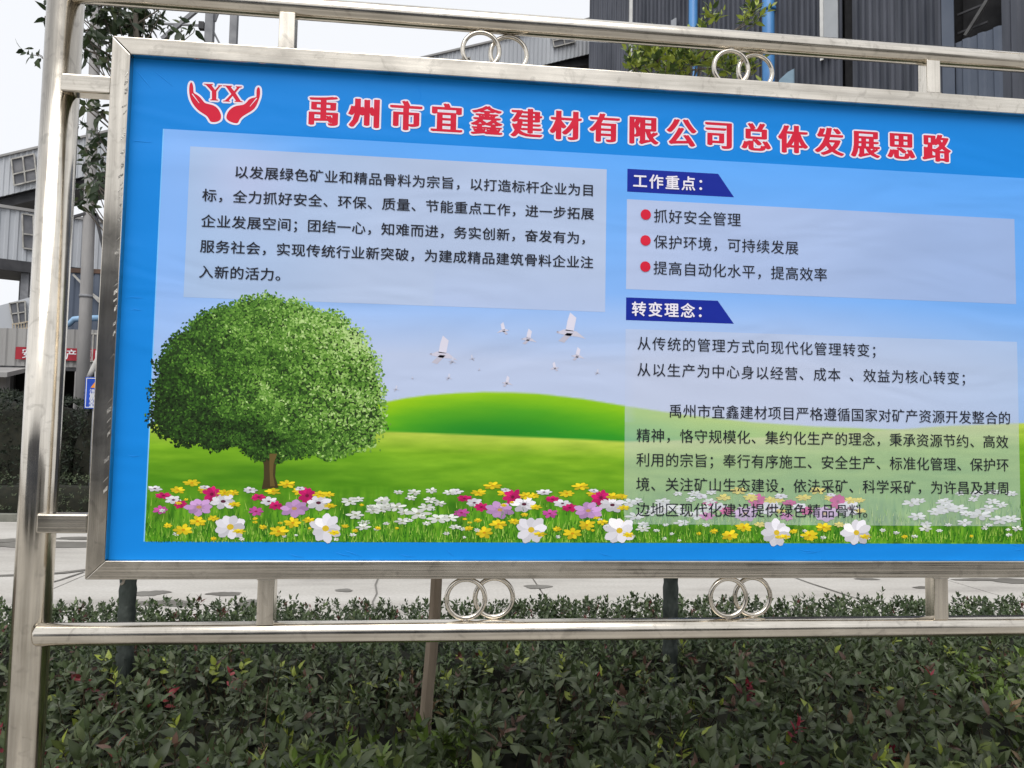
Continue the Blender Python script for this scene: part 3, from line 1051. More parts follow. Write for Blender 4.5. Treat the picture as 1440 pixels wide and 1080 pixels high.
grid_sheet('text_panel', -0.592, 0.4235, 1.876, 2.240, PY - 0.00036, p1, 0.01, poster)
grid_sheet('text_panel', 0.4765, 1.538, 1.936, 2.166, PY - 0.00036, p2, 0.01, poster)
grid_sheet('text_panel', 0.4765, 1.538, 1.350, 1.835, PY - 0.00036, p3, 0.0036, poster)
for z0, z1 in ((2.1855, 2.2445), (1.8575, 1.915)):
    q = [P(0.477, z0), P(0.758, z0), P(0.7155, z1), P(0.477, z1)]
    MB().add([(a, PY - 0.00045, b) for a, b in q], [(0, 1, 2, 3)]).build('heading_tab', PR_NAVY, poster, fix=False)

# ---- lettering
_glyph = {}


def glyph(ch):
    if ch in _glyph: return _glyph[ch]
    cu = bpy.data.curves.new('glyph', 'FONT')
    cu.body = ch
    cu.resolution_u = 3
    ob = bpy.data.objects.new('glyph', cu)
    C.objects.link(ob)
    dg = bpy.context.evaluated_depsgraph_get()
    me = bpy.data.meshes.new_from_object(ob.evaluated_get(dg))
    vs_ = [(v.co.x, v.co.y) for v in me.vertices]
    fs = [tuple(p.vertices) for p in me.polygons]
    bpy.data.objects.remove(ob); bpy.data.curves.remove(cu); bpy.data.meshes.remove(me)
    _glyph[ch] = (vs_, fs)
    return _glyph[ch]


def set_line(mb, items, zc, size, y, shifts, sy=1.0, conv=P):
    """items: (character, centre x); glyph boxes are centred on zc"""
    for ch, xc in items:
        vs_, fs = glyph(ch)
        for k, (dx, dz) in enumerate(shifts):
            v = []
            for gx, gy in vs_:
                a, b = conv(xc + (gx - 0.5 + dx) * size, zc + (gy - 0.375 + dz) * size * sy)
                v.append((a, y - 0.00004 * k, b))
            mb.add(v, fs)


def line_items(s, x0, pitch):
    out, x = [], x0
    for ch in s:
        if ch == ' ': x += pitch * 0.5; continue
        if ch == '\u3000': x += pitch; continue
        out.append((ch, x)); x += pitch
    return out


REG = [(0, 0)]
MED = [(-0.012, 0.004), (0.012, -0.004), (0.0, 0.012)]
BOLD = [(-0.022, 0), (0.022, 0), (0, 0.02), (0, -0.02), (0, 0)]
YT1 = PY - 0.00162
for s, x0, zc in (("以发展绿色矿业和精品骨料为宗旨，以打造标杆企业为目", -0.471, 2.1835), ("标，全力抓好安全、环保、质量、节能重点工作，进一步拓展", -0.5425, 2.123),
                  ("企业发展空间；团结一心，知难而进，务实创新，奋发有为，", -0.5425, 2.0605), ("服务社会，实现传统行业新突破，为建成精品建筑骨料企业注", -0.5425, 1.9995), ("入新的活力。", -0.5425, 1.938)):
    mb = MB(); set_line(mb, line_items(s, x0, 0.03530), zc, 0.0345, YT1, MED, 0.95)
    mb.build('text_line', PR_TEXT, poster, fix=False)
for s, zc in (("工作重点：", 2.2145), ("转变理念：", 1.8865)):
    mb = MB(); set_line(mb, line_items(s, 0.510, 0.0422), zc, 0.0385, YT1, BOLD)
    mb.build('tab_lettering', PR_WHITE, poster, fix=False)
for s, zc in (("抓好安全管理", 2.1265), ("保护环境，可持续发展", 2.060), ("提高自动化水平，提高效率", 1.993)):
    mb = MB(); set_line(mb, line_items(s, 0.5645, 0.03875), zc, 0.0375, YT1, [(-0.004, 0), (0.004, 0.002)])
    mb.build('text_line', PR_TEXT, poster, fix=False)
    cx, cz = P(0.5255, zc + 0.002)
    MB().add([(cx + 0.0135 * math.cos(a * PI / 16), YT1, cz + 0.0135 * math.sin(a * PI / 16)) for a in range(32)], [tuple(range(32))]).build('bullet', PR_RED, poster, fix=False)
for s, x0, zc, pitch in (("从传统的管理方式向现代化管理转变；", 0.524, 1.800, 0.03880), ("从以生产为中心身以经营、成本 、效益为核心转变；", 0.524, 1.734, 0.03862),
                         ("禹州市宜鑫建材项目严格遵循国家对矿产资源开发整合的", 0.606, 1.632, 0.03713), ("精神，恪守规模化、集约化生产的理念，秉承资源节约、高效", 0.524, 1.5695, 0.03713),
                         ("利用的宗旨；奉行有序施工、安全生产、标准化管理、保护环", 0.524, 1.509, 0.03713), ("境、关注矿山生态建设，依法采矿、科学采矿，为许昌及其周", 0.524, 1.4485, 0.03713),
                         ("边地区现代化建设提供绿色精品骨料。", 0.524, 1.386, 0.03713)):
    mb = MB(); set_line(mb, line_items(s, x0, pitch), zc, 0.0365, YT1, [(-0.004, 0), (0.004, 0.002)])
    mb.build('text_line', PR_TEXT, poster, fix=False)
title = line_items("禹州市宜鑫建材有限公司总体发展思路", -0.283, (1.3175 + 0.283) / 16.0)
assert len(title) == 17
ring_ = []
for k in range(16):
    a = 2 * PI * k / 16
    ring_.append((0.106 * math.cos(a), 0.062 * math.sin(a)))
ring_ += [(-0.04, 0), (0.04, 0), (0, 0)]
mb = MB(); set_line(mb, title, 2.3465, 0.079, PY - 0.00027, ring_)
mb.build('title_outline', PR_WHITE, poster, fix=False)
mb = MB(); set_line(mb, title, 2.3465, 0.079, PY - 0.00099, [(-0.052, 0.008), (-0.026, 0), (0, -0.008), (0.026, 0), (0.052, 0.008)])
mb.build('title_lettering', PR_RED, poster, fix=False)


# ---- emblem: two cupped hands under the letters YX (traced on a 1440 x 960 enlargement of 250..400, 90..190)
def E_(x, y):
    a, b = lay(250 + x / 9.6, 90 + y / 9.6)
    return P(a, b)


hand_l = [(178, 248), (192, 252), (205, 285), (212, 330), (212, 385), (232, 402), (262, 418), (300, 448), (335, 490), (365, 528), (420, 542), (475, 556), (520, 580), (556, 622), (580, 672),
          (588, 712), (578, 752), (545, 776), (490, 788), (440, 780), (420, 738), (392, 700), (340, 668), (285, 632), (235, 580), (200, 530), (172, 470), (158, 410), (154, 340), (160, 280)]
hand_r = [(1088, 312), (1104, 322), (1112, 360), (1112, 420), (1096, 478), (1072, 540), (1046, 590), (1000, 634), (940, 668), (878, 706), (834, 748), (818, 792), (790, 802), (730, 790),
          (680, 765), (655, 730), (660, 690), (684, 640), (725, 598), (775, 570), (830, 560), (890, 552), (930, 520), (960, 480), (1005, 460), (1050, 452), (1064, 440), (1062, 380), (1070, 330)]
lineL = [(196, 404), (290, 530)]
lineR = [(1068, 462), (975, 574)]


def poly_fill(pts2, y, mat, name, parent, grow=0.0):
    import bmesh
    from mathutils.geometry import tessellate_polygon
    v = [Vector((a, y, b)) for a, b in pts2]
    if grow:
        n = len(v)
        area = sum(v[i].x * v[(i + 1) % n].z - v[(i + 1) % n].x * v[i].z for i in range(n))
        s = 1 if area > 0 else -1
        w_ = []
        for i in range(n):
            d = (v[(i + 1) % n] - v[i - 1]).normalized()
            w_.append(v[i] + Vector((d.z, 0, -d.x)) * s * grow)
        v = w_
    tris = tessellate_polygon([v])
    return MB().add(v, [tuple(t_) for t_ in tris])


emb = MB(); emb_w = MB()
for h_ in (hand_l, hand_r):
    q = [E_(*p) for p in h_]
    # round the outline a little
    q2 = []
    for i in range(len(q)):
        a, b = q[i], q[(i + 1) % len(q)]
        q2 += [(a[0] * .75 + b[0] * .25, a[1] * .75 + b[1] * .25), (a[0] * .25 + b[0] * .75, a[1] * .25 + b[1] * .75)]
    m_ = poly_fill(q2, PY - 0.00072, None, '', None); emb.add(m_.v, m_.f)
    m_ = poly_fill(q2, PY - (0.00038 if h_ is hand_l else 0.00042), None, '', None, 0.0048); emb_w.add(m_.v, m_.f)
for (a, b) in (lineL, lineR):
    a, b = E_(*a), E_(*b)
    d = Vector((b[0] - a[0], 0, b[1] - a[1])).normalized(); n = Vector((-d.z, 0, d.x)) * 0.0011
    A, B = Vector((a[0], PY - 0.00081, a[1])), Vector((b[0], PY - 0.00081, b[1]))
    emb_w.add([A + n, A - n, B - n * 0.4, B + n * 0.4], [(0, 1, 2, 3)])
letter_polys = [
    [(355, 268), (475, 272), (475, 284), (458, 290), (505, 352), (552, 300), (545, 288), (600, 290), (600, 300), (572, 306), (522, 372), (522, 478), (545, 486), (545, 496), (440, 492), (440, 482), (462, 476), (462, 372), (380, 282), (358, 278)],
    [(612, 290), (735, 295), (735, 306), (716, 312), (762, 368), (800, 322), (785, 312), (785, 302), (868, 306), (868, 316), (836, 324), (780, 392), (852, 502), (876, 508), (876, 518), (768, 514), (768, 504), (786, 498), (742, 432), (690, 496), (708, 504), (708, 512), (612, 508), (612, 498), (642, 492), (724, 408), (650, 304), (612, 300)]]
for k, lp in enumerate(letter_polys):
    q = [E_(*p) for p in lp]
    m_ = poly_fill(q, PY - 0.00085, None, '', None); emb.add(m_.v, m_.f)
    m_ = poly_fill(q, PY - 0.00049 - 0.0001 * k, None, '', None, 0)
    for j in range(12):
        a = 2 * PI * j / 12
        emb_w.add([(v[0] + 0.0042 * math.cos(a), v[1] - 0.000006 * j, v[2] + 0.0042 * math.sin(a)) for v in m_.v], m_.f)
emb_w.build('emblem_outline', PR_WHITE, poster, fix=False)
emb.build('emblem', PR_RED, poster, fix=False)


# ---- printed tree
def sr(c):
    return tuple(nlin(np.array(c, float)))


r = random.Random(12)
TCX, TCY = 376.4, 544.7
pt = MB()
pt.col = sr((70, 60, 34))
tr = [(368, 640), (371, 655), (371, 672), (368, 688), (392, 686), (387, 670), (388, 655), (396, 640), (410, 625), (350, 625)]
q = [P(*lay(*p)) for p in tr]
m_ = poly_fill(q, PY - 0.00032, None, '', None); pt.add(m_.v, m_.f)
pt.col = sr((104, 88, 48))
q = [P(*lay(*p)) for p in [(379, 638), (379, 660), (380, 684), (387, 684), (384, 668), (385, 652), (390, 638)]]
m_ = poly_fill(q, PY - 0.00075, None, '', None); pt.add(m_.v, m_.f)


_CO = [(440, 52), (520, 40), (600, 60), (680, 72), (720, 100), (800, 110), (850, 140), (880, 170), (915, 200), (940, 250), (975, 300), (985, 350), (995, 400), (1000, 450), (1003, 520), (1000, 560), (990, 610),
       (960, 650), (900, 665), (850, 690), (780, 700), (720, 685), (650, 690), (610, 700), (560, 705), (500, 700), (440, 680), (410, 640), (370, 655), (300, 662), (250, 640), (200, 650), (150, 625), (90, 610), (65, 570),
       (48, 520), (62, 470), (55, 420), (75, 370), (72, 320), (110, 270), (120, 230), (160, 200), (200, 160), (240, 140), (270, 100), (330, 95), (380, 75)]
_cp = sorted((math.atan2(y - 400, x - 530), math.hypot(x - 530, y - 400) / 2.843) for x, y in _CO)
_ca = [a for a, b in _cp]; _cr = [b for a, b in _cp]


def crown_r(a):
    """outline radius (photo px) of the printed crown in direction a"""
    a = (a + PI) % (2 * PI) - PI
    return float(np.interp(a, _ca, _cr, period=2 * PI)) * (1 + 0.012 * math.sin(23 * a))


bq = []
for k in range(72):
    a = 2 * PI * k / 72
    R_ = crown_r(a) * (0.955 + 0.02 * math.sin(k * 2.3))
    x_, y_ = TCX + R_ * math.cos(a), TCY - 4 + R_ * math.sin(a)
    bq.append(P(*lay(x_, y_)))
pt.col = sr((38, 60, 26))
m_ = poly_fill(bq, PY - 0.00034, None, '', None); pt.add(m_.v, m_.f)
clumps = [(r.gauss(0, 0.5), r.gauss(0, 0.5), r.uniform(0.08, 0.2), r.uniform(-1, 1)) for _ in range(130)]
nleaf = 19000
for i in range(nleaf):
    a = r.uniform(0, 2 * PI)
    rr = math.sqrt(r.random()) * (1.0 + (r.gauss(0, 0.018)))
    R_ = crown_r(a) * rr
    px_, py_ = TCX + R_ * math.cos(a), TCY - 4 + R_ * math.sin(a)
    u_, v_ = (px_ - TCX) / 166, (py_ - TCY) / 110
    L0 = 0.50 + 0.30 * u_ - 0.12 * v_
    for cx_, cy_, cr_, cv in clumps:
        d2 = (u_ - cx_) ** 2 + (v_ - cy_) ** 2
        if d2 < cr_ * cr_:
            off = ((u_ - cx_) * 0.6 - (v_ - cy_)) / cr_
            L0 += 0.15 * off * (1 - d2 / cr_ ** 2) + 0.06 * cv
    L0 += r.gauss(0, 0.16)
    L0 -= 0.18 * max(0, v_ - 0.3) * (1 if u_ < 0.4 else 0)
    L0 = min(1, max(0, L0))
    stops = [(0.0, (20, 34, 12)), (0.3, (44, 78, 26)), (0.55, (76, 122, 40)), (0.78, (124, 170, 72)), (1.0, (188, 218, 142))]
    for (t0, c0), (t1, c1) in zip(stops[:-1], stops[1:]):
        if L0 <= t1:
            f_ = (L0 - t0) / (t1 - t0); cc = [c0[j] * (1 - f_) + c1[j] * f_ for j in range(3)]; break
    pt.col = sr(cc)
    x_, z_ = P(*lay(px_, py_))
    s_ = r.uniform(0.0025, 0.0055)
    a2 = r.uniform(0, 6.28)
    y_ = PY - 0.00036 - 0.0003 * i / nleaf
    pt.add([(x_ + s_ * math.cos(a2), y_, z_ + s_ * math.sin(a2)), (x_ + 0.6 * s_ * math.cos(a2 + 1.7), y_, z_ + 0.6 * s_ * math.sin(a2 + 1.7)),
            (x_ - s_ * math.cos(a2), y_, z_ - s_ * math.sin(a2)), (x_ + 0.6 * s_ * math.cos(a2 - 1.7), y_, z_ + 0.6 * s_ * math.sin(a2 - 1.7))], [(0, 1, 2, 3)])
pt.build('printed_tree', PR_ATTR, poster, fix=False)

# ---- printed flowers and grass blades
fl = MB()
r = random.Random(23)
KX = 1 / 575.0


def shade_panel(px_, py_, c):
    """the translucent panel pales whatever is printed under it"""
    if 878 < px_ < 1434 and 465 < py_ < 739:
        return tuple(c[j] * 0.5 + (206, 212, 222)[j] * 0.5 for j in range(3))
    return c


fcount = 0


def petal(cx, cy, ang, l, w_, c, y, sq=1.0):
    n = []
    for (t_, ww) in ((0.12, 0.12), (0.5, 0.34), (0.82, 0.36), (1.06, 0.10)):
        n.append((t_, ww))
    pts = [(t_ * l, ww * w_) for t_, ww in n] + [(t_ * l, -ww * w_) for t_, ww in n[::-1]]
    out = []
    for a, b in pts:
        X_ = a * math.cos(ang) - b * math.sin(ang)
        Y_ = (a * math.sin(ang) + b * math.cos(ang)) * sq
        q_ = P(*lay(cx + X_, cy + Y_))
        out.append((q_[0], y, q_[1]))
    fl.col = sr(c)
    fl.add(out, [(0, 1, 2, 3, 4, 5, 6, 7)])


PAL = {'Y': ((240, 214, 40), (205, 150, 20)), 'M': ((206, 30, 110), (120, 20, 60)), 'P': ((206, 160, 214), (190, 150, 90)), 'W': ((238, 236, 244), (90, 40, 60)),
       'B': ((240, 238, 246), (214, 184, 50)), 'S': ((232, 236, 230), (150, 160, 120)), 'm': ((206, 84, 168), (150, 40, 90))}


def flower(px_, py_, kind, size, sq=0.62, n=None):
    global fcount
    fcount += 1
    c, cc = PAL[kind]
    n = n or {'B': 9, 'Y': 7, 'W': 7, 'M': 8, 'P': 8, 'S': 6, 'm': 7}[kind]
    a0 = r.uniform(0, 6.28)
    base = YF - 0.00002 * (fcount % 44)
    for i in range(n):
        a = a0 + 2 * PI * i / n + r.uniform(-0.15, 0.15)
        k = r.uniform(0.84, 1.06) * (0.92 if math.sin(a) > 0 else 1.02)
        col = shade_panel(px_, py_, tuple(min(255, v * k) for v in c))
        petal(px_, py_, a, size * r.uniform(0.85, 1.1), size * {'B': 0.84, 'W': 0.85, 'P': 0.85}.get(kind, 0.74), col, base - 0.0000022 * i, sq)
    if kind in 'WPM':          # darker throat of the petals
        fl.col = sr(shade_panel(px_, py_, tuple(v * 0.86 for v in c)))
        q_ = P(*lay(px_, py_))
        fl.add([(q_[0] + size * 0.4 * KX * (1.2 if j % 2 else 0.7) * math.cos(j * PI / 8 + a0), base - 0.0000205, q_[1] + size * 0.4 * KX * (1.2 if j % 2 else 0.7) * sq * math.sin(j * PI / 8 + a0)) for j in range(16)], [tuple(range(16))])
    fl.col = sr(shade_panel(px_, py_, cc))
    q_ = P(*lay(px_, py_))
    s_ = size * 0.2 * KX * (1.15 if kind == 'B' else 1)
    fl.add([(q_[0] + s_ * math.cos(j * PI / 4), base - 0.000023, q_[1] + s_ * sq * math.sin(j * PI / 4)) for j in range(8)], [tuple(range(8))])


YF = PY - 0.00059
YG = PY - 0.00040
for i in range(5200):        # grass blades
    px_ = r.uniform(206, 1440)
    py_ = 763 - abs(r.gauss(0, 1)) * 22
    if py_ < 690: continue
    h_ = r.uniform(3, 11)
    t_ = r.random()
    c = (40, 104, 20) if t_ < 0.4 else ((96, 164, 36) if t_ < 0.8 else (170, 206, 90))
    fl.col = sr(shade_panel(px_, py_, c))
    lx = r.uniform(-3, 3)
    pts = [(px_ - 0.5, min(762.5, py_ + 2)), (px_ + 0.5, min(762.5, py_ + 2)), (px_ + lx, py_ - h_)]
    if py_ > 738 and py_ - h_ < 739 and px_ > 878: continue
    fl.add([(P(*lay(*p))[0], YG - 0.0000004 * i * 0.2, P(*lay(*p))[1]) for p in pts], [(0, 1, 2)])

# one posy of the picture, repeated along the lawn as on the print (offsets in photo pixels)
posy = [(0, 0, 'Y', 12, .45), (18, 10, 'Y', 11, .5), (-8, 12, 'M', 0, .5), (-20, 10, 'Y', 11, .45), (-40, 18, 'M', 11, .45), (-26, 24, 'W', 12, .5), (-16, 30, 'M', 10, .6), (28, 16, 'M', 13, .9),
        (44, 26, 'W', 18, .6), (10, 34, 'P', 19, .6), (-44, 38, 'm', 11, .55), (46, 14, 'Y', 10, .5), (58, 14, 'Y', 8, .5), (60, 30, 'Y', 9, .4), (8, 54, 'Y', 12, .6), (-12, 66, 'Y', 13, .6),
        (-34, 60, 'Y', 6, .6), (54, 62, 'B', 21, .88), (30, 50, 'Y', 8, .5), (66, 68, 'Y', 9, .4), (-52, 8, 'W', 10, .4), (18, 6, 'W', 7, .4)]
for ox, oy, k in ((270, 679, 1), (404, 681, 1), (693, 683, 1), (817, 684, 1)):
    for dx, dy, kd, sz, sq in posy:
        X_, Y_ = ox + dx, oy + dy
        if sz and X_ > 208: flower(X_, Y_, kd, sz, sq)
for ox, oy in ((1038, 690), (1150, 690)):
    for dx, dy, kd, sz, sq in posy:
        X_, Y_ = ox + dx, oy + dy * 0.95
        if sz and X_ < 1440 and not (800 < 0): flower(X_, Y_, kd, sz * 0.95, sq)
white = [(492, 705, 13), (503, 702, 9), (537, 704, 11), (536, 716, 10), (500, 724, 13), (512, 735, 9), (525, 718, 11), (539, 703, 10), (534, 714, 14), (546, 711, 12), (560, 692, 7), (583, 692, 10),
         (578, 700, 8), (607, 690, 9), (540, 713, 13), (558, 713, 13), (568, 720, 10), (588, 722, 17), (600, 713, 12), (566, 733, 11), (600, 736, 6), (616, 729, 15), (632, 728, 12), (605, 703, 10),
         (618, 708, 9), (632, 692, 9), (640, 741, 8), (543, 736, 5), (530, 744, 5), (511, 741, 10), (496, 752, 5), (628, 750, 5), (470, 747, 5)]
for x_, y_, s_ in white:
    flower(x_, y_, 'S', s_, 0.45)
for ox in (393, 790):
    for x_, y_, s_ in white:
        X_ = x_ + ox
        if ox == 393 and X_ > 1000: continue
        if 878 < X_ < 1436: flower(X_, y_ + 2, 'S', s_, 0.45)
for i in range(36):
    flower(r.uniform(206, 1436), r.uniform(742, 760), r.choice('YS'), r.uniform(2.5, 5), 0.6)
for i in range(26):
    flower(r.uniform(206, 878), r.uniform(700, 745), r.choice('YYS'), r.uniform(3, 6), 0.5)
fl.build('printed_flowers', PR_ATTR, poster, fix=False)

# ---- printed doves
bd = MB()
r = random.Random(2)
for k, (bx, by, s_, fl_) in enumerate([(622, 497, 36, 1), (708, 464, 16, -1), (743, 476, 20, 1), (801, 466, 38, 1), (812, 500, 17, 1), (780, 517, 12, -1), (840, 524, 8, 1), (664, 504, 8, -1), (631, 531, 9, 1),
                                       (713, 538, 14, 1), (557, 547, 8, 1), (580, 532, 4, -1), (674, 520, 4, 1), (636, 508, 10, 1)]):
    tone = (208, 206, 222) if s_ > 11 else (194, 198, 218)

    def bp_(dx, dy):
        q_ = P(*lay(bx + dx * s_ * fl_, by + dy * s_))
        return (q_[0], PY - 0.00040 - 0.00002 * k, q_[1])
    bd.col = sr(tone)
    bd.add([bp_(-0.5, 0.05), bp_(-0.2, -0.08), bp_(0.25, 0.0), bp_(0.6, 0.28), (bp_(0.3, 0.2)), bp_(-0.1, 0.16)], [(0, 1, 2, 3, 4, 5)])
    bd.col = sr(tuple(min(255, v + 14) for v in tone))
    bd.add([bp_(-0.15, -0.03), bp_(0.15, 0.0), bp_(0.25, -0.5), bp_(0.02, -0.7), bp_(-0.08, -0.4)], [(0, 1, 2, 3, 4)])
    bd.col = sr(tuple(v - 14 for v in tone))
    bd.add([bp_(-0.1, 0.06), bp_(0.12, 0.08), bp_(-0.2, 0.42), bp_(-0.42, 0.35)], [(0, 1, 2, 3)])
    bd.col = sr((176, 166, 172))
    bd.add([bp_(-0.5, 0.02), bp_(-0.42, -0.02), bp_(-0.42, 0.05)], [(0, 1, 2)])
bd.build('printed_doves', PR_ATTR, poster, fix=False)

# real creases in the vinyl: slim raised folds
cre = MB()


def crease(pts, w_=0.0022, h_=0.0012):
    q = [P(*lay(*p)) for p in pts]
    v, f_ = [], []
    for i, (a, b) in enumerate(q):
        dn = Vector((q[min(i + 1, len(q) - 1)][0] - q[max(i - 1, 0)][0], 0, q[min(i + 1, len(q) - 1)][1] - q[max(i - 1, 0)][1])).normalized()
        n = Vector((-dn.z, 0, dn.x)) * w_ / 2
        k = math.sin(PI * i / (len(q) - 1)) if 0 < i < len(q) - 1 else 0.0
        v += [Vector((a, PY - 0.00005, b)) + n * (0.2 + k), Vector((a, PY - 0.00005 - h_ * k, b)), Vector((a, PY - 0.00005, b)) - n * (0.2 + k)]
    for i in range(len(q) - 1):
        for j in (0, 1):
            f_.append((3 * i + j, 3 * i + j + 1, 3 * i + j + 4, 3 * i + j + 3))
    cre.add(v, f_, True)


for c_ in ([(187, 94), (196, 104), (206, 116), (214, 126)], [(212, 96), (222, 104), (232, 112), (244, 122)], [(184, 199), (192, 198.5), (204, 199.5), (215, 200)], [(176, 420), (184, 418), (194, 418.5), (202, 419)],
           [(182, 436), (190, 435), (200, 437)], [(579, 115), (588, 124), (592, 134), (590, 142)], [(1090, 181), (1096, 190), (1100, 198)], [(470, 776), (482, 780), (496, 783)], [(484, 774), (496, 778), (510, 783)],
           [(405, 778), (416, 782), (428, 784)], [(560, 779), (572, 782), (586, 783)], [(625, 770), (632, 777), (640, 784)], [(1120, 772), (1134, 775), (1150, 776)], [(1128, 777), (1142, 777), (1160, 774)],
           [(1420, 765), (1428, 767), (1438, 768)], [(1425, 774), (1433, 773), (1440, 774)], [(180, 640), (188, 642), (198, 641)], [(840, 776), (850, 780), (862, 783)]):
    crease(c_)
cre.build('crease', PR_BLUE, poster)


# ------------------------------------------------------------------ far side of the road
def leafy_mass(name, label, cat, x0, x1, y0, y1, h_, n, ll, cols, seed, bumps=0.25, group=None, taper=0.0):
    r = random.Random(seed)
    root = empty(name, ((x0 + x1) / 2, (y0 + y1) / 2, 0.05), label, cat, group)
    L_ = Leaves()

    def top(x, y):
        e_ = min(1, min(x - x0, x1 - x) / max(0.01, (x1 - x0) * 0.5 * (taper + 1e-6))) if taper else 1
        return h_ * (0.35 + 0.65 * max(0, e_) ** 0.5 if taper else 1) * (1 - bumps / 2 + bumps * vnoise(x, y, 1.1, seed))
    for _ in range(n):
        x, y = r.uniform(x0, x1), r.uniform(y0, y1)
        z = top(x, y)
        if r.random() < 0.55:
            y = y0 + r.random() * 0.15 * (y1 - y0); z *= r.random() ** 0.7
        ax = Vector((r.uniform(-0.7, 0.7), r.uniform(-0.9, 0.2), r.uniform(0.1, 1)))
        b_ = r.choice(cols); k = r.uniform(0.6, 1.4)
        sprig(L_, r, (x, y, max(0.1, z)), ax, 5, ll, 0.42, lambda f_: tuple(c * k for c in b_), (0.4, 1.3), ll)
    fo = link('foliage', L_.joined('foliage', LEAF_DARK, TPL_S), root); fo['kind'] = 'stuff'
    hedge_core('shade_core', x0 + 0.1, x1 - 0.1, y0 + 0.12, y1 - 0.1, top, 0.15, root, 30, 6)
    return root


leafy_mass('box_hedge', 'long low box hedge behind the kerb on the far side of the road', 'hedge', -15, 22, 10.95, 11.9, 0.62, 5200, 0.05,
           [(0.04, 0.06, 0.03), (0.06, 0.08, 0.04), (0.09, 0.11, 0.06)], 41, 0.10)
xx = -13.5
shrub_labels = ['dark evergreen shrub behind the low box hedge at the far left edge', 'dark evergreen shrub seen left of the steel post, second from the left', 'dark evergreen shrub seen between the steel post and the board frame',
                'dark evergreen shrub right of the concrete pole, behind the board', 'dark evergreen shrub behind the left third of the board', 'dark evergreen shrub hidden behind the board under the mast',
                'dark evergreen shrub hidden behind the middle of the board', 'dark evergreen shrub behind the board under the sloping gallery']
for i, lb in enumerate(shrub_labels):
    wd = 2.5
    leafy_mass('evergreen_shrub', lb, 'shrub', xx, xx + wd, 12.3, 14.0, 2.15 + 0.25 * math.sin(i * 2.1), 1500 if i < 5 else 500, 0.07,
               [(0.012, 0.02, 0.012), (0.02, 0.03, 0.017), (0.03, 0.042, 0.022)], 50 + i, 0.22, 'row of dark evergreen shrubs across the road', taper=0.35)
    xx += 2.35

# ------------------------------------------------------------------ buildings
CLAD_L = noise_mat('pale_grey_cladding', (0.40, 0.42, 0.45), (0.47, 0.49, 0.52), 0.6, 0.5, stretch=(1, 1, 0.3))
CLAD_M = noise_mat('dusty_grey_cladding', (0.27, 0.265, 0.26), (0.35, 0.345, 0.335), 0.7, 0.6, stretch=(1, 1, 0.3))
CLAD_D = noise_mat('dark_blue_grey_cladding', (0.040, 0.046, 0.062), (0.085, 0.092, 0.115), 1.6, 0.5, stretch=(1, 1, 0.12))
CLAD_B = noise_mat('slate_blue_cladding', (0.07, 0.09, 0.13), (0.10, 0.12, 0.16), 0.5, 0.5)
TRIM = noise_mat('white_trim', (0.62, 0.62, 0.6), (0.72, 0.72, 0.7), 2, 0.5)
DARKST = noise_mat('dark_steel', (0.025, 0.026, 0.03), (0.05, 0.05, 0.055), 2, 0.6)
GREYST = noise_mat('galvanised_grey_steel', (0.17, 0.175, 0.19), (0.25, 0.255, 0.27), 3, 0.55, 0.2)
CONC = noise_mat('grey_concrete_pole', (0.25, 0.245, 0.245), (0.36, 0.35, 0.345), 4, 0.85, 0.5, 30, stretch=(1, 1, 0.2))
BLUEP = noise_mat('blue_painted_pipe', (0.05, 0.18, 0.42), (0.07, 0.24, 0.52), 2, 0.42, stretch=(1, 1, 0.3))
REDB = noise_mat('red_banner_cloth', (0.26, 0.012, 0.024), (0.36, 0.02, 0.035), 3, 0.7)
SIGNB = noise_mat('blue_sign_paint', (0.01, 0.06, 0.42), (0.015, 0.08, 0.5), 6, 0.4)
SIGNW = noise_mat('white_sign_paint', (0.7, 0.72, 0.76), (0.78, 0.8, 0.83), 6, 0.5)
SIGNO = noise_mat('orange_sign_paint', (0.75, 0.25, 0.02), (0.8, 0.32, 0.04), 6, 0.5)
GLASS = noise_mat('dusty_window_glass', (0.10, 0.105, 0.12), (0.2, 0.2, 0.21), 1.5, 0.25)
DARKIN = noise_mat('unlit_interior', (0.012, 0.012, 0.014), (0.022, 0.022, 0.024), 2, 0.9)  # near-black colour stands in for the unlit insides of the buildings


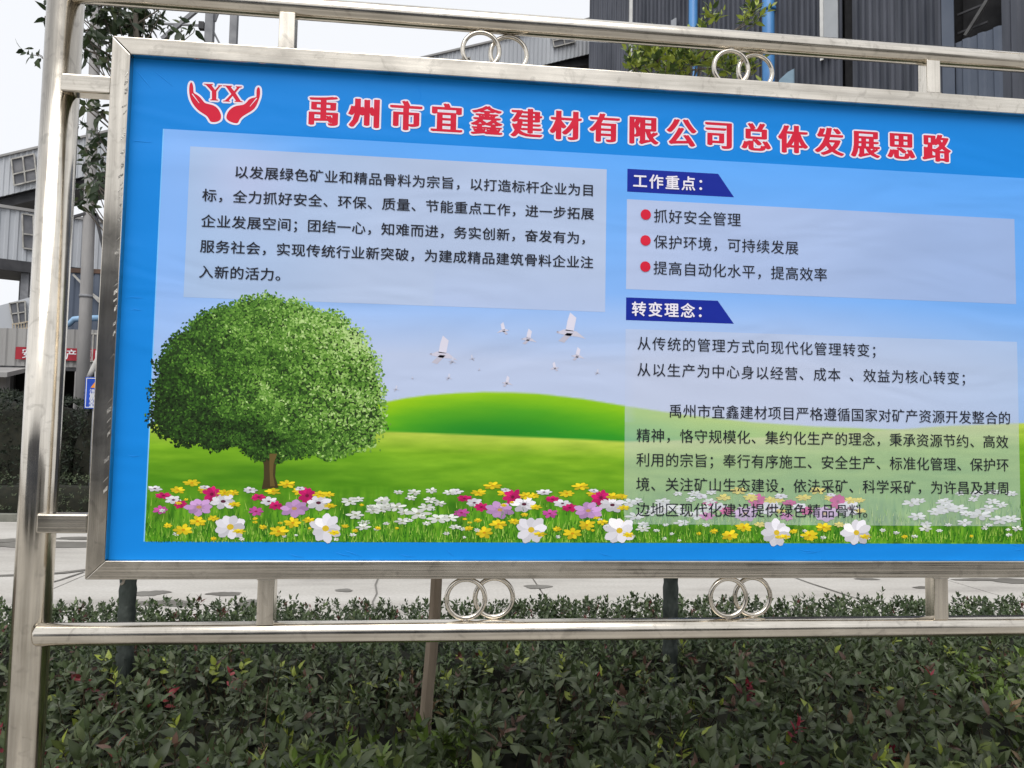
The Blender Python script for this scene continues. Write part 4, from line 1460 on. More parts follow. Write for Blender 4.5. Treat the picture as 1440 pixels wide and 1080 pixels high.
def corrugated(a, b, z0a, z1a, z0b, z1b, pitch, depth, n_out, name, mat, parent, tilt=0.0, thick=0.06):
    """trapezoid sheet wall from a to b (x, y); heights may differ at the two ends. n_out = outward normal (x, y)"""
    a, b = Vector((a[0], a[1], 0)), Vector((b[0], b[1], 0))
    Lw = (b - a).length
    d = (b - a) / Lw
    n = Vector((n_out[0], n_out[1], 0)).normalized()
    cnt = max(2, int(Lw / pitch))
    prof = []
    for i in range(cnt):
        s0 = i * Lw / cnt; p_ = Lw / cnt
        prof += [(s0, 0), (s0 + p_ * 0.42, 0), (s0 + p_ * 0.54, depth), (s0 + p_ * 0.86, depth)]
    prof.append((Lw, 0))
    v, f_ = [], []
    for s, dd in prof:
        t_ = s / Lw
        zb, zt = z0a + (z0b - z0a) * t_, z1a + (z1b - z1a) * t_
        p = a + d * s + n * dd
        v += [(p.x, p.y, zb), (p.x + d.x * tilt, p.y + d.y * tilt, zt)]
    k = len(prof)
    for i in range(k - 1):
        f_.append((2 * i, 2 * i + 2, 2 * i + 3, 2 * i + 1))
    m = len(v)
    for s, t_, zb, zt in ((0, 0, z0a, z1a), (Lw, 1, z0b, z1b)):
        p = a + d * s - n * thick
        v += [(p.x, p.y, zb), (p.x + d.x * tilt, p.y + d.y * tilt, zt)]
    f_ += [(m, m + 1, m + 3, m + 2), (0, 1, m + 1, m), (2 * k - 2, m + 2, m + 3, 2 * k - 1)]
    f_ += [tuple([1] + [2 * i + 1 for i in range(1, k)] + [m + 3, m + 1]), tuple([0] + [2 * i for i in range(1, k)] + [m + 2, m])[::-1]]
    return MB().add(v, f_).build(name, mat, parent)


def dpt(px, z):
    """ground point (x, y) in the column of the picture at pixel px (taken near the horizon) and depth z from the camera"""
    p = at(px, 300, z + CAM.y)
    return p.x, p.y


def zat(px, py, Y):
    return at(px, py, Y).z


# --- dark corrugated plant building on the right; its long wall runs towards the camera to the right
def wallp(s):
    return Vector((8.16 + 0.49 * s, 48 - 0.87 * s + CAM.y))


bldg = empty('plant_building', (16, 36, 0), 'tall dark blue-grey corrugated plant building at upper right', 'building')
HB = 36.0


def s_of(px):
    """distance along the wall whose column in the picture is px"""
    lo, hi = -8.0, 34.0
    for _ in range(50):
        mid = (lo + hi) / 2
        w_ = wallp(mid)
        x_ = proj(Vector((w_.x, w_.y, 18.0)))[0]
        if x_ < px: lo = mid
        else: hi = mid
    return lo


wd = Vector((0.49, -0.87)).normalized()
wn = Vector((-wd.y, wd.x)) * -1          # faces the camera side
if wn.y > 0: wn = -wn
s_corner, s_win0, s_win1, s_trim, s_bay0, s_bay1, s_end = s_of(886), s_of(1184), s_of(1199), s_of(1326), s_of(1343), s_of(1408), s_of(1700)
A_ = wallp(s_corner); B_ = wallp(s_win0); C_ = wallp(s_win1); D_ = wallp(s_trim); E0 = wallp(s_bay0); E1 = wallp(s_bay1); Z_ = wallp(s_end)
corrugated(A_, B_, 0, HB, 0, HB, 0.30, 0.10, wn, 'wall', CLAD_D, bldg)
corrugated(C_, D_, 0, HB, 0, HB, 0.30, 0.10, wn, 'wall', CLAD_D, bldg)
corrugated(E1, Z_, 0, HB, 0, HB, 0.60, 0.10, wn, 'wall', CLAD_D, bldg)


def wquad(s0, s1, z0, z1, off, mat, name, parent=bldg, th=0.05):
    p, q = wallp(s0), wallp(s1)
    n = wn * off
    n2 = wn * (off - th)
    v = []
    for m_ in (n, n2):
        v += [(p.x + m_.x, p.y + m_.y, z0), (q.x + m_.x, q.y + m_.y, z0), (q.x + m_.x, q.y + m_.y, z1), (p.x + m_.x, p.y + m_.y, z1)]
    return MB().add(v, [(0, 1, 2, 3), (7, 6, 5, 4), (0, 4, 5, 1), (1, 5, 6, 2), (2, 6, 7, 3), (3, 7, 4, 0)]).build(name, mat, parent)


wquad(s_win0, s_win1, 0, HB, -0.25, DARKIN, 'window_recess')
wquad(s_trim, s_bay0, 0, HB, 0.12, CLAD_B, 'corner_trim')
zb_ = zat(1360, 62, E0.y)
zb2 = zat(1360, 95, E0.y)
corrugated(E0, E1, 0, zb_, 0, zb_, 0.45, 0.08, wn, 'wall', CLAD_B, bldg)
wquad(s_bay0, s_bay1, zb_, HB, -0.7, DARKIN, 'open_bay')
# brace and rails inside the open bay
p, q = wallp(s_of(1357)), wallp(s_of(1390))
z0_, z1_ = zat(1357, 50, p.y), zat(1390, -2, q.y)
MB().bar((p.x, p.y, z0_), (q.x + (q.x - p.x) * 0.5, q.y + (q.y - p.y) * 0.5, z1_ + (z1_ - z0_) * 0.5), 0.12, 0.12).build('brace', noise_mat('dim_steel', (0.06, 0.06, 0.06), (0.10, 0.10, 0.10), 3, 0.6), bldg)
for py_ in (20, 46):
    zz = zat(1345, py_, E0.y)
    wquad(s_bay0, s_of(1385), zz, zz + 0.08, -0.2, DARKST, 'bay_rail')
# flat end wall left of the white corner flashing
pl = at(829, 20, A_.y + 1.6)
corrugated((pl.x, pl.y), (A_.x - 0.02, A_.y - 0.02), 0, HB, 0, HB, 0.3, 0.05, (-0.6, -1), 'wall', CLAD_D, bldg)
MB().box((A_.x - 0.16, A_.y - 0.22, 0), (A_.x + 0.06, A_.y - 0.05, HB)).build('corner_flashing', TRIM, bldg)
# body so the building is solid
bk = [Vector((pl.x, pl.y)), A_, Z_, Z_ + Vector((26, 14)), A_ + Vector((26, 24)), Vector((pl.x + 6, pl.y + 22))]
ins = [p - wn * 0.9 for p in bk[1:3]]
v = [(pl.x + 0.5, pl.y + 0.4), (ins[0].x, ins[0].y), (ins[1].x, ins[1].y), (bk[3].x, bk[3].y), (bk[4].x, bk[4].y), (bk[5].x, bk[5].y)]
MB().add([(a, b, 0) for a, b in v] + [(a, b, HB - 0.1) for a, b in v],
         [tuple(range(6))[::-1], tuple(range(6, 12))] + [(i, (i + 1) % 6, (i + 1) % 6 + 6, i + 6) for i in range(6)]).build('inner_volume', DARKIN, bldg)
MB().add([(a, b, HB) for a, b in v] + [(a, b, HB + 0.3) for a, b in v],
         [tuple(range(6))[::-1], tuple(range(6, 12))] + [(i, (i + 1) % 6, (i + 1) % 6 + 6, i + 6) for i in range(6)]).build('roof', CLAD_M, bldg)
# open casement: grey pane in a white frame hinged by the dark window
zb_ = zat(1172, 86, wallp(s_of(1165)).y)
cas = wquad(s_of(1163), s_of(1183), zb_ + 0.35, zb_ + 4.6, 0.26, noise_mat('grey_casement', (0.36, 0.38, 0.40), (0.42, 0.44, 0.46), 1, 0.4), 'casement')
wquad(s_of(1158.5), s_of(1162.8), zb_, zb_ + 4.6, 0.30, TRIM, 'casement_frame')
wquad(s_of(1163), s_of(1183), zb_ + 0.2, zb_ + 0.34, 0.30, TRIM, 'casement_frame')
# small light downpipe piece by the trees
wquad(s_of(948), s_of(955), zat(950, 90, wallp(s_of(950)).y), zat(950, 30, wallp(s_of(950)).y), 0.3, noise_mat('grey_duct', (0.33, 0.35, 0.38), (0.4, 0.42, 0.45), 1, 0.5), 'duct')

for px_, wpx, lb in ((974.5, 13, 'thinner blue vertical pipe, left of the two on the dark building'), (1080.5, 18, 'thicker blue vertical pipe passing behind the upper right rings')):
    w_ = wallp(s_of(px_)) + wn * 0.7
    dz_ = w_.y - CAM.y
    q = at(px_, 60, w_.y)
    bp = empty('blue_pipe', (q.x, q.y, 0), lb, 'pipe', 'blue pipes standing against the dark building')
    R_ = wpx * dz_ / F / 2
    MB().tube([(q.x, q.y, 0), (q.x, q.y, HB - 1)], R_, 20).build('pipe_shaft', BLUEP, bp)
    for zf in (4.0, 10.0, 22.0):
        MB().tube([(q.x, q.y, zf), (q.x, q.y, zf + 0.16)], R_ * 1.25, 20).build('flange', BLUEP, bp)
        MB().bar((q.x, q.y, zf + 0.5), (q.x - wn.x * 0.8, q.y - wn.y * 0.8, zf + 0.5), 0.12, 0.12).build('wall_bracket', GREYST, bp)
# blue hopper mouth beside the thick pipe
w_ = wallp(s_of(1104)) + wn * 0.9
hz = w_.y
hq = [at(1094, 122, hz), at(1096, 112, hz), at(1108, 101, hz), at(1117.5, 96, hz), at(1119, 108, hz), at(1117, 122, hz)]
hb = MB().add([tuple(p) for p in hq] + [(p.x + 0.3, p.y + 1.0, p.z) for p in hq], [(0, 1, 2, 3, 4, 5), (11, 10, 9, 8, 7, 6)] + [(i, i + 6, (i + 1) % 6 + 6, (i + 1) % 6) for i in range(6)])
hop = empty('feed_chute', (hq[0].x, hq[0].y, 0), 'faded pale blue feed chute just right of the thicker blue pipe', 'chute')
hb.build('chute_mouth', noise_mat('faded_blue_steel', (0.22, 0.33, 0.42), (0.28, 0.4, 0.5), 2, 0.5), hop)
MB().box((hq[0].x + 0.1, hq[0].y + 0.2, 0), (hq[0].x + 0.6, hq[0].y + 0.7, hq[0].z + 0.2)).build('chute_support', GREYST, hop)

# --- long inclined conveyor gallery from lower left up into the dark building
gal = empty('conveyor_gallery', (-10, 46, 0), 'long sloping pale corrugated conveyor gallery climbing right into the dark building', 'conveyor gallery')
zl, zr = 42.5, 47.0
Yl, Yr = zl + CAM.y, zr + CAM.y
gl_t, gl_b = at(-260, 283, Yl - 1.3), at(-260, 341, Yl - 1.3)
gr_t, gr_b = at(853, 22.5, Yr), at(853, 70, Yr)
dd = Vector((gr_t.x - gl_t.x, gr_t.y - gl_t.y)).normalized()
gn = Vector((dd.y, -dd.x))
corrugated((gl_t.x, gl_t.y), (gr_t.x, gr_t.y), gl_b.z, gl_t.z, gr_b.z, gr_t.z, 0.27, 0.04, gn, 'side_wall', CLAD_L, gal, tilt=-0.0)
W_ = -gn * 3.2
corrugated((gl_t.x + W_.x, gl_t.y + W_.y), (gr_t.x + W_.x, gr_t.y + W_.y), gl_b.z, gl_t.z, gr_b.z, gr_t.z, 0.8, 0.045, -gn, 'side_wall', CLAD_L, gal)


def prism4(a, b, w_, z0a, z1a, z0b, z1b, off=0.0):
    o = gn * off
    v = [(a.x + o.x, a.y + o.y, z0a), (b.x + o.x, b.y + o.y, z0b), (b.x + w_.x - o.x, b.y + w_.y - o.y, z0b), (a.x + w_.x - o.x, a.y + w_.y - o.y, z0a),
         (a.x + o.x, a.y + o.y, z1a), (b.x + o.x, b.y + o.y, z1b), (b.x + w_.x - o.x, b.y + w_.y - o.y, z1b), (a.x + w_.x - o.x, a.y + w_.y - o.y, z1a)]
    return MB().add(v, [(0, 3, 2, 1), (4, 5, 6, 7), (0, 1, 5, 4), (1, 2, 6, 5), (2, 3, 7, 6), (3, 0, 4, 7)])


prism4(gl_t, gr_t, W_, gl_t.z, gl_t.z + 0.12, gr_t.z, gr_t.z + 0.12, 0.15).build('roof', CLAD_M, gal)
prism4(gl_t, gr_t, W_, gl_b.z - 0.5, gl_b.z, gr_b.z - 0.5, gr_b.z, -0.35).build('floor_truss', DARKST, gal)


def gal_pt(px_, frac, out=0.1):
    """point on the front wall of the gallery in picture column px_, frac of the way up"""
    lo, hi = 0.0, 1.0
    for _ in range(40):
        m_ = (lo + hi) / 2
        p = gl_t.lerp(gr_t, m_); b = gl_b.lerp(gr_b, m_)
        if proj(b.lerp(p, frac))[0] < px_: lo = m_
        else: hi = m_
    p = gl_b.lerp(gr_b, lo).lerp(gl_t.lerp(gr_t, lo), frac)
    return p + Vector((gn.x, gn.y, 0)) * out


WF = noise_mat('window_frame_paint', (0.30, 0.29, 0.27), (0.46, 0.45, 0.42), 4, 0.6)


def gal_window(x0, x1, f0, f1, parent, ptf):
    a, b, c_, d_ = ptf(x0 + 2, f0), ptf(x1 + 2, f0), ptf(x1 - 2, f1), ptf(x0 - 2, f1)
    n = Vector((gn.x, gn.y, 0)) * 0.05
    wnd = MB().add([tuple(q_ - n) for q_ in (a, b, c_, d_)] + [tuple(q_) for q_ in (a, b, c_, d_)], [(0, 1, 2, 3), (7, 6, 5, 4), (0, 4, 5, 1), (1, 5, 6, 2), (2, 6, 7, 3), (3, 7, 4, 0)]).build('window', GLASS, parent)
    fr = MB()
    m0, m1 = a.lerp(d_, 0.42), b.lerp(c_, 0.42)
    for p, q in ((a, b), (b, c_), (c_, d_), (d_, a), (m0, m1), (a.lerp(b, 0.5), d_.lerp(c_, 0.5))):
        fr.bar(p + n * 1.5, q + n * 1.5, 0.065, 0.065)
    fr.build('window_frame', WF, wnd)


gal_window(20, 52, 0.18, 0.86, gal, lambda px_, f_: gal_pt(px_, f_, 0.12))
gal_window(636, 662, 0.3, 0.7, gal, lambda px_, f_: gal_pt(px_, f_, 0.12))
gal_window(776, 806, 0.42, 0.86, gal, lambda px_, f_: gal_pt(px_, f_, 0.12))
gal_window(330, 360, 0.3, 0.75, gal, lambda px_, f_: gal_pt(px_, f_, 0.12))
# trestles that carry it
for px_ in (-120, 180, 460, 700):
    p = gal_pt(px_, 0.0, -0.3)
    t_ = MB()
    for o in (0.0, -2.6):
        q = p + Vector((gn.x, gn.y, 0)) * o
        t_.bar((q.x, q.y, 0), (q.x, q.y, p.z - 0.5), 0.35, 0.35)
    a = p; b = p + Vector((gn.x, gn.y, 0)) * -2.6
    for zz in range(2, int(p.z) - 1, 3):
        t_.bar((a.x, a.y, zz), (b.x, b.y, zz + 2.6), 0.12, 0.12)
        t_.bar((a.x, a.y, zz), (b.x, b.y, zz), 0.12, 0.12)
    t_.build('trestle', DARKST, gal)

# --- level gallery on the left
lg = empty('conveyor_gallery', (-22, 40, 0), 'level pale corrugated conveyor gallery crossing behind the left steel post', 'conveyor gallery')
a_t, a_b = at(-240, 263, 37.6 + CAM.y), at(-240, 337, 37.6 + CAM.y)
b_t, b_b = at(330, 332, 45.8 + CAM.y), None
a_b = Vector((a_t.x, a_t.y, zat(0, 364, 40 + CAM.y)))
ztop = zat(0, 293, 40 + CAM.y)
lp, rp = dpt(-240, 36.8), dpt(330, 46.0)
lp = at(-240, 300, 36.8 + CAM.y); rp = at(420, 330, 47.3 + CAM.y)
dd2 = Vector((rp.x - lp.x, rp.y - lp.y)).normalized(); gn2 = Vector((dd2.y, -dd2.x))
corrugated((lp.x, lp.y), (rp.x, rp.y), a_b.z, ztop, a_b.z, ztop, 0.40, 0.05, gn2, 'side_wall', CLAD_L, lg)
gn_keep = gn
gn = gn2
W2 = -gn2 * 3.0
L0_, R0_ = Vector((lp.x, lp.y)), Vector((rp.x, rp.y))
prism4(L0_, R0_, W2, ztop, ztop + 0.15, ztop, ztop + 0.15, 0.15).build('roof', CLAD_M, lg)
prism4(L0_, R0_, W2, a_b.z - 0.55, a_b.z, a_b.z - 0.55, a_b.z, 0.1).build('floor_beam', DARKST, lg)


def lg_pt(px_, frac, out=0.12):
    lo, hi = 0.0, 1.0
    for _ in range(40):
        m_ = (lo + hi) / 2
        p = L0_.lerp(R0_, m_)
        if proj(Vector((p.x, p.y, a_b.z + 1)))[0] < px_: lo = m_
        else: hi = m_
    p = L0_.lerp(R0_, lo)
    return Vector((p.x, p.y, a_b.z + (ztop - a_b.z) * frac)) + Vector((gn2.x, gn2.y, 0)) * out


gal_window(31, 62, 0.25, 0.93, lg, lg_pt)
gal_window(-90, -60, 0.25, 0.9, lg, lg_pt)
gal_window(230, 250, 0.25, 0.9, lg, lg_pt)
for px_ in (41, 260):
    p = lg_pt(px_, 0, -0.4)
    t_ = MB()
    for o in (0, -2.2):
        q = p + Vector((gn2.x, gn2.y, 0)) * o
        t_.bar((q.x, q.y, 0), (q.x, q.y, a_b.z - 0.55), 0.38, 0.38)
    for zz in range(1, int(a_b.z) - 3, 3):
        q = p + Vector((gn2.x, gn2.y, 0)) * -2.2
        t_.bar((p.x, p.y, zz), (q.x, q.y, zz + 2.5), 0.12, 0.12)
    t_.build('trestle', GREYST, lg)
gn = gn_keep

# --- low crusher house on the left with canopy and dark open bays
ch = empty('crusher_house', (-18, 30, 0), 'low grey corrugated crusher house with dark open bays across the road at left', 'building')
Yc = 30 + CAM.y
cl = at(-330, 500, Yc); cr_ = at(520, 500, Yc)
zt_, zm_ = zat(0, 465, Yc), zat(0, 514, Yc)
zt2 = zat(120, 459, Yc)
corrugated((cl.x, Yc), (cr_.x, Yc), zm_, zt_, zm_, zt2, 0.34, 0.05, (0, -1), 'upper_wall', CLAD_M, ch)
zc0, zc1 = zat(0, 519, Yc), zat(0, 531, Yc)
MB().add([(cl.x, Yc - 1.4, zc1 + 0.05), (at(40, 520, Yc).x, Yc - 1.4, zc1 + 0.12), (at(40, 520, Yc).x, Yc + 0.1, zc0 + 0.1), (cl.x, Yc + 0.1, zc0),
          (cl.x, Yc - 1.4, zc1 - 0.25), (at(40, 520, Yc).x, Yc - 1.4, zc1 - 0.05), (at(40, 520, Yc).x, Yc + 0.1, zc0 - 0.05), (cl.x, Yc + 0.1, zc0 - 0.25)],
         [(0, 1, 2, 3), (7, 6, 5, 4), (0, 4, 5, 1), (1, 5, 6, 2), (2, 6, 7, 3), (3, 7, 4, 0)]).build('canopy', CLAD_M, ch)
MB().box((cl.x, Yc - 0.02, zm_ - 0.14), (cr_.x, Yc + 0.1, zm_)).build('lintel', DARKST, ch)
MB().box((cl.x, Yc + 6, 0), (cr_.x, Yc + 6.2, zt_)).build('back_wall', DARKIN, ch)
MB().box((cl.x, Yc + 0.2, zt_ - 0.05), (cr_.x, Yc + 6.2, zt_ + 0.05)).build('roof', DARKST, ch)
MB().box((cl.x - 0.2, Yc + 0.2, 0), (cl.x, Yc + 6.2, zt_)).build('side_wall', CLAD_M, ch)
for i in range(9):
    x = cl.x + (cr_.x - cl.x) * i / 8
    MB().box((x - 0.14, Yc - 0.0, 0), (x + 0.14, Yc + 0.28, zm_ - 0.14)).build('column', CONC, ch)
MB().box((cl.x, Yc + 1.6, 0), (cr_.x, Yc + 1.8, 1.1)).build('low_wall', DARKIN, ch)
# small window at the right end
wx = at(127, 480, Yc)
wq = MB().box((at(127, 480, Yc).x, Yc - 0.10, zat(0, 505, Yc)), (at(139, 480, Yc).x, Yc - 0.05, zat(0, 466, Yc))).build('window', GLASS, ch)
fr = MB()
for (xa, za, xb, zb_) in ((127, 505, 127, 466), (139, 505, 139, 466), (127, 466, 139, 466), (127, 505, 139, 505), (133, 505, 133, 466)):
    fr.bar((at(xa, 480, Yc).x, Yc - 0.12, zat(0, za, Yc)), (at(xb, 480, Yc).x, Yc - 0.12, zat(0, zb_, Yc)), 0.05, 0.05)
fr.build('window_frame', WF, wq)
# slate blue upper storey set back
ub = empty('screening_tower', (-14, 36, 0), 'slate blue block of the screening tower above the crusher house', 'building')
Yu = 33.5
ul, ur = at(88, 420, Yu), at(330, 420, Yu)
corrugated((ul.x, Yu), (ur.x, Yu), 4.0, zat(110, 384, Yu), 4.0, zat(110, 384, Yu), 0.5, 0.05, (0, -1), 'wall', CLAD_B, ub)
MB().box((ul.x, Yu + 0.1, 4.0), (ur.x, Yu + 3, zat(110, 384, Yu) + 0.05)).build('tower_body', CLAD_B, ub)
MB().box((ul.x - 0.1, Yu - 0.1, zat(110, 384, Yu)), (ur.x + 0.1, Yu + 3.1, zat(110, 378, Yu))).build('roof', noise_mat('rusty_edge', (0.06, 0.04, 0.03), (0.12, 0.07, 0.05), 2, 0.8), ub)
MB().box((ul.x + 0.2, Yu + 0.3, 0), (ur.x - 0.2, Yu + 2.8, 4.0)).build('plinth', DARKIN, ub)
for d0, d1 in (((103, 386), (140, 425)), ((128, 412), (146, 425))):
    a, b = at(*d0, Yu - 0.2), at(*d1, Yu - 0.2)
    MB().bar(a, b, 0.08, 0.08).build('brace', WF, ub)
pp = [at(84, 452, Yu - 1.5), at(97, 456, Yu - 1.5), at(104, 449, Yu - 1.5), at(114, 448, Yu - 1.5), at(150, 447, Yu - 1.5)]
tag(MB().tube(pp, 0.13, 12).build('bent_pipe', noise_mat('light_blue_pipe', (0.2, 0.36, 0.55), (0.27, 0.43, 0.62), 3, 0.4)), 'bent light blue pipe lying on the crusher house roof', 'pipe')
# small sloping gable with window, lower left
sg = empty('loading_gallery', (-22, 34, 0), 'short pale gallery with a mullioned window above the crusher house at the left edge', 'conveyor gallery')
Ys = 33.0
q = [at(-200, 492, Ys), at(-200, 560, Ys), at(44, 466, Ys), at(44, 417, Ys)]
q = [at(-200, 484, Ys), at(44, 417.5, Ys), at(44, 475, Ys), at(-200, 530, Ys)]
v = [tuple(p) for p in q] + [(p.x, p.y + 2.5, p.z) for p in q]
MB().add(v, [(0, 3, 2, 1), (4, 5, 6, 7), (0, 1, 5, 4), (1, 2, 6, 5), (2, 3, 7, 6), (3, 0, 4, 7)]).build('side_wall', CLAD_L, sg)
q2 = [at(15, 427, Ys - 0.06), at(37, 424, Ys - 0.06), at(38, 454, Ys - 0.06), at(20, 457, Ys - 0.06)]
v = [tuple(p) for p in q2] + [(p.x, p.y - 0.06, p.z) for p in q2]
wdw = MB().add(v, [(0, 3, 2, 1), (4, 5, 6, 7), (0, 1, 5, 4), (1, 2, 6, 5), (2, 3, 7, 6), (3, 0, 4, 7)]).build('window', GLASS, sg)
fr = MB()
q3 = [Vector((p.x, p.y - 0.09, p.z)) for p in q2]
for a, b in ((0, 1), (1, 2), (2, 3), (3, 0)): fr.bar(q3[a], q3[b], 0.05, 0.05)
fr.bar(q3[0].lerp(q3[1], 0.5), q3[3].lerp(q3[2], 0.5), 0.05, 0.05); fr.bar(q3[0].lerp(q3[3], 0.5), q3[1].lerp(q3[2], 0.5), 0.05, 0.05)
fr.build('window_frame', WF, wdw)
bk_ = MB()
for i in range(6):
    a = at(18 + i * 4, 455, Ys - 0.5); b = at(18 + i * 4, 464, Ys - 0.5)
    bk_.bar(a, b, 0.03, 0.03)
bk_.bar(at(17, 456, Ys - 0.5), at(42, 452, Ys - 0.5), 0.04, 0.04); bk_.bar(at(17, 464, Ys - 0.5), at(42, 461, Ys - 0.5), 0.05, 0.05)
bk_.build('balcony_rail', noise_mat('rusty_cream_rail', (0.42, 0.33, 0.22), (0.5, 0.44, 0.34), 3, 0.7), sg)
for px_ in (-160, 0):
    a = at(px_, 470, Ys)
    MB().box((a.x - 0.15, Ys + 1.0, 0), (a.x + 0.15, Ys + 1.3, a.z - 0.2)).build('support', GREYST, sg)


# red banner with white characters on the crusher house
def conv_at(x, z): return x, z


Yb = Yc - 0.13
bx0, bx1 = at(22, 495, Yb).x, at(190, 495, Yb).x
bz0, bz1 = zat(0, 504.5, Yb), zat(0, 487, Yb)
ban = empty('red_banner', (bx0, Yb, 0), 'long red banner with white characters stretched across the crusher house wall', 'banner')
MB().box((bx0, Yb - 0.01, bz0), (bx1, Yb + 0.01, bz1)).build('banner_cloth', REDB, ban)
mb = MB()
set_line(mb, line_items('安全生产预防为主综合治理', bx0 + 0.42, 0.52), (bz0 + bz1) / 2, 0.40, Yb - 0.02, [(-0.02, 0), (0.02, 0)], conv=conv_at)
mb.build('banner_lettering', SIGNW, ban, fix=False)

# --- concrete pole between post and board
pb = at(113.5, 590, 15.0)
pt_ = at(137, 0, 15.0)
pole = empty('utility_pole', (pb.x, 15.0, 0), 'tall round grey concrete pole seen between the steel post and the board frame', 'pole')
xm = at(122, 400, 15.0).x
MB().tube([(at(111, 660, 15).x, 15, 0), (xm, 15, at(122, 400, 15.0).z), (at(134, 60, 15).x, 15, at(134, 60, 15).z), (at(137, -120, 15).x, 15, at(137, -120, 15).z)],
          [0.135, 0.122, 0.105, 0.095], 24).build('pole_shaft', CONC, pole)
for zz in (4.2, 7.6):
    MB().tube([(xm, 15, zz), (xm, 15, zz + 0.06)], 0.135, 24).build('pole_band', GREYST, pole)
for a, b in (((103, 305), (121, 300)), ((134, 300), (146, 352)), ((128, 296), (152, 318))):
    MB().bar(at(*a, 14.9), at(*b, 14.9), 0.05, 0.05).build('stay_bar', DARKST, pole)

# --- lattice mast
Ym = 19.0
mast = empty('lattice_mast', (at(311, 40, Ym).x, Ym + 0.4, 0), 'grey steel lattice mast rising above the upper left of the board', 'mast')
la, lb_ = at(295, 40, Ym), at(327.5, 40, Ym)
for x_, y_ in ((la.x, Ym), (lb_.x, Ym + 0.1), (la.x + 0.06, Ym + 1.2), (lb_.x, Ym + 1.2)):
    wd_ = 0.21 if y_ < Ym + 0.05 else 0.19
    if y_ > Ym + 0.5: continue
    MB().bar((x_, y_, 0), (x_, y_, 15), wd_, wd_).build('leg', GREYST, mast)
for (a, b, wd_) in (((302, 30), (310, 8), 0.06), ((300, 44), (309, 62), 0.05), ((284, 8), (228, 55), 0.10), ((222, 33), (283, 36), 0.05)):
    A1, B1 = at(*a, Ym + 0.05), at(*b, Ym + 0.05)
    MB().bar(A1, B1, wd_, wd_).build('brace', GREYST, mast)
q = at(283, 36, Ym)
MB().box((q.x - 0.06, q.y - 0.05, q.z - 0.10), (q.x + 0.08, q.y + 0.1, q.z + 0.10)).build('bracket', DARKST, mast)
for k in range(8):
    z0 = 0.6 + k * 1.35
    s_ = 1 if k % 2 else -1
    if z0 < 10.2:
        MB().bar((la.x, Ym + 0.02, z0), (lb_.x, Ym + 0.08, z0 + 1.2), 0.05, 0.05).build('brace', GREYST, mast)

# --- blue warning sign
Yg = 12.1
sg0, sg1 = at(120.5, 530, Yg), at(149, 575, Yg)
sign = empty('warning_sign', ((sg0.x + sg1.x) / 2, Yg, 0), 'small blue warning sign with orange triangle and white characters beside the concrete pole', 'sign')
MB().box((sg0.x, Yg, sg1.z), (sg1.x, Yg + 0.02, sg0.z)).build('sign_board', SIGNB, sign)
bd_ = MB()
w_, h_ = sg1.x - sg0.x, sg0.z - sg1.z
for (x0, x1, z0, z1) in ((.04, .07, .03, .97), (.93, .96, .03, .97), (.07, .93, .03, .05), (.07, .93, .95, .97)):
    bd_.box((sg0.x + w_ * x0, Yg - 0.004, sg1.z + h_ * z0), (sg0.x + w_ * x1, Yg - 0.001, sg1.z + h_ * z1))
bd_.build('sign_border', SIGNW, sign)
MB().add([(sg0.x + w_ * 0.25, Yg - 0.005, sg1.z + h_ * 0.66), (sg0.x + w_ * 0.75, Yg - 0.005, sg1.z + h_ * 0.66), (sg0.x + w_ * 0.5, Yg - 0.005, sg1.z + h_ * 0.90)], [(0, 1, 2)]).build('warning_triangle', SIGNO, sign, fix=False)
tb = MB(); tb.box((sg0.x + w_ * .485, Yg - 0.008, sg1.z + h_ * .72), (sg0.x + w_ * .515, Yg - 0.006, sg1.z + h_ * .83)); tb.box((sg0.x + w_ * .485, Yg - 0.008, sg1.z + h_ * .68), (sg0.x + w_ * .515, Yg - 0.006, sg1.z + h_ * .705))
tb.build('exclamation_mark', DARKST, sign)
mb = MB()
for col_, s in ((0.34, '注意安全'), (0.66, '减速慢行')):
    for i, chh in enumerate(s):
        set_line(mb, [(chh, sg0.x + w_ * col_)], sg1.z + h_ * (0.54 - 0.135 * i), 0.095, Yg - 0.006, BOLD, conv=conv_at)
mb.build('sign_lettering', SIGNW, sign, fix=False)
MB().tube([((sg0.x + sg1.x) / 2 - 0.04, Yg + 0.05, 0), ((sg0.x + sg1.x) / 2 - 0.04, Yg + 0.05, sg0.z + 0.1)], 0.022, 10).build('sign_post', GREYST, sign)
MB().tube([at(125, 531, Yg + .1), at(130, 520, Yg + .1), at(140, 500, Yg + .1), at(158, 470, Yg + .1)], 0.045, 10).build('sign_stay', noise_mat('pale_pipe', (0.4, 0.39, 0.38), (0.5, 0.49, 0.47), 3, 0.6), sign)

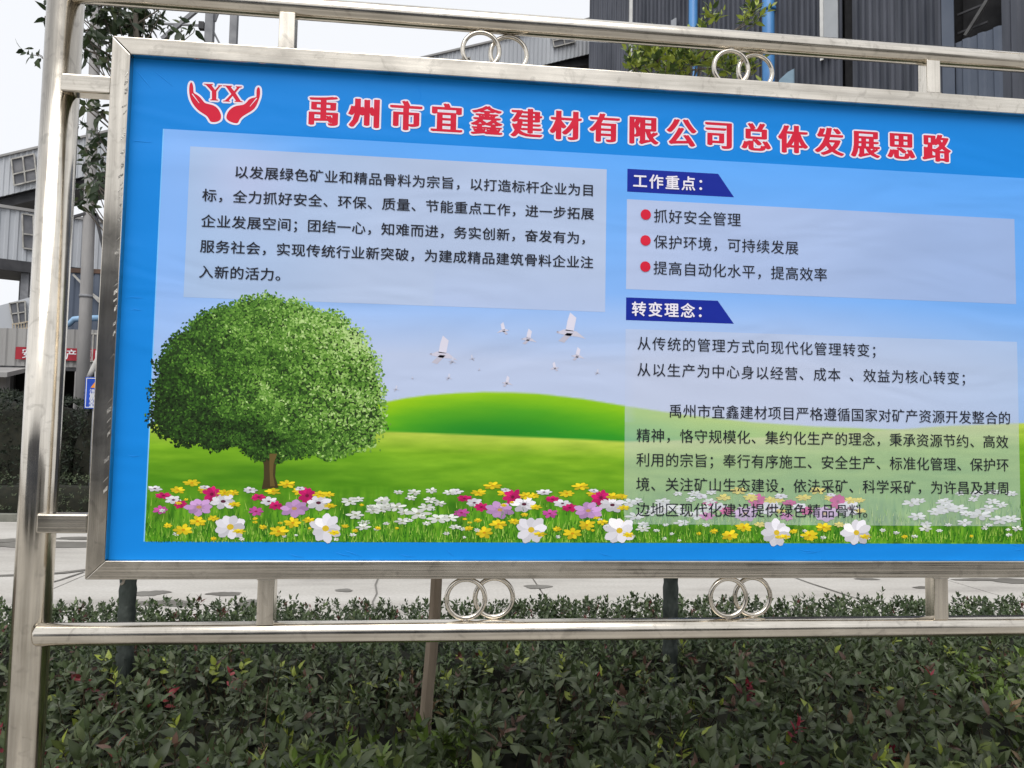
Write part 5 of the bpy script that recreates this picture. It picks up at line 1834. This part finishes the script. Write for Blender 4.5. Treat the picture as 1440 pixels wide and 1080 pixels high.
# --- bare twiggy tree far right, above the rail
bt = empty('bare_tree', (at(1440, 300, 12.6).x, 12.6, 0.06), 'bare twiggy tree with a few brown leaves against the dark wall at the right edge', 'tree')
r = random.Random(77)
tx = at(1440, 300, 12.6).x
mb = MB()
mb.tube([(tx, 12.6, 0.05), (tx + 0.1, 12.6, 3.5), (tx + 0.05, 12.6, 6.5), (tx, 12.6, 8.2)], [0.12, 0.09, 0.05, 0.015], 10)
mb.build('trunk', BARK, bt)
tw = MB(); TL = Leaves()
for i in range(80):
    z0 = r.uniform(3.5, 8)
    s0 = Vector((tx + 0.05, 12.6, z0))
    d = Vector((r.uniform(-1, 1), r.uniform(-1, 1), r.uniform(0.5, 1.4))).normalized()
    ln = r.uniform(0.5, 1.5) * (1.2 - (z0 - 3.5) / 9)
    m_ = s0 + d * ln * 0.5 + rdir(r) * 0.08; e_ = s0 + d * ln
    tw.tube([s0, m_, e_], [0.016, 0.010, 0.004], 5, cap=False)
    for j in range(4):
        st_p = m_.lerp(e_, r.random()); dd_ = (d + rdir(r) * 0.8).normalized()
        tw.tube([st_p, st_p + dd_ * 0.3], [0.006, 0.003], 4, cap=False)
        TL.put(st_p + dd_ * 0.3, rdir(r), rdir(r), 0.09, 0.04, (0.10, 0.06, 0.035) if r.random() < 0.7 else (0.07, 0.10, 0.05))
tw.build('twigs', BARK, bt, fix=False)
cr = link('leaves', TL.joined('leaves', LEAF_DARK, TPL_S), bt); cr['kind'] = 'stuff'

# ------------------------------------------------------------------ invented buildings and shrubs behind the camera, added to show in the steel
ob = empty('added_office', (-6, -19, 0), 'invented two-storey slate grey office behind the viewer, unseen, added for reflections in the steel', 'building')
OFW = noise_mat('slate_render', (0.07, 0.085, 0.12), (0.10, 0.115, 0.15), 1, 0.7)
MB().box((-26, -26, 0), (4.0, -17, 6.2)).build('wall', OFW, ob)
MB().box((-26.4, -26.4, 6.2), (4.4, -16.6, 6.5)).build('roof', CLAD_M, ob)
for i in range(9):
    for z0 in (1.0, 4.0):
        x = -24.5 + i * 3.1
        wn_ = MB().box((x, -17.02, z0), (x + 1.6, -16.96, z0 + 1.4)).build('window', GLASS, ob)
        MB().box((x - 0.06, -17.0, z0 - 0.12), (x + 1.66, -16.9, z0 - 0.02)).build('sill', TRIM, wn_)
sh = empty('added_shed', (16, -22, 0), 'invented pale shed behind the viewer to the right, unseen, added for reflections in the steel', 'building')  # invented and unseen, a pale wall for the steel to mirror
MB().box((7, -30, 0), (30, -20, 5.0)).build('wall', CLAD_M, sh)
MB().box((6.6, -30.4, 5.0), (30.4, -19.6, 5.3)).build('roof', DARKST, sh)
MB().box((10, -20.05, 0), (14, -19.95, 3.6)).build('door', DARKST, sh)
for i, (x0, x1, y0) in enumerate(((-12, -5, -9.5), (-3.6, 0.6, -10.5), (2.4, 7.4, -9.0), (9, 16, -10))):  # added shrubs, out of view, dark masses for the steel to mirror
    leafy_mass('added_shrub', ['added rounded shrub behind the viewer, unseen, farthest left', 'added rounded shrub behind the viewer, unseen, second from left', 'added rounded shrub behind the viewer, unseen, third from left', 'added rounded shrub behind the viewer, unseen, farthest right'][i],
               'shrub', x0, x1, y0, y0 + 1.2, 0.9, 350, 0.12, [(0.03, 0.05, 0.02), (0.05, 0.08, 0.03)], 90 + i, 0.3, 'shrubs added behind the viewer to show in the steel', taper=0.3)
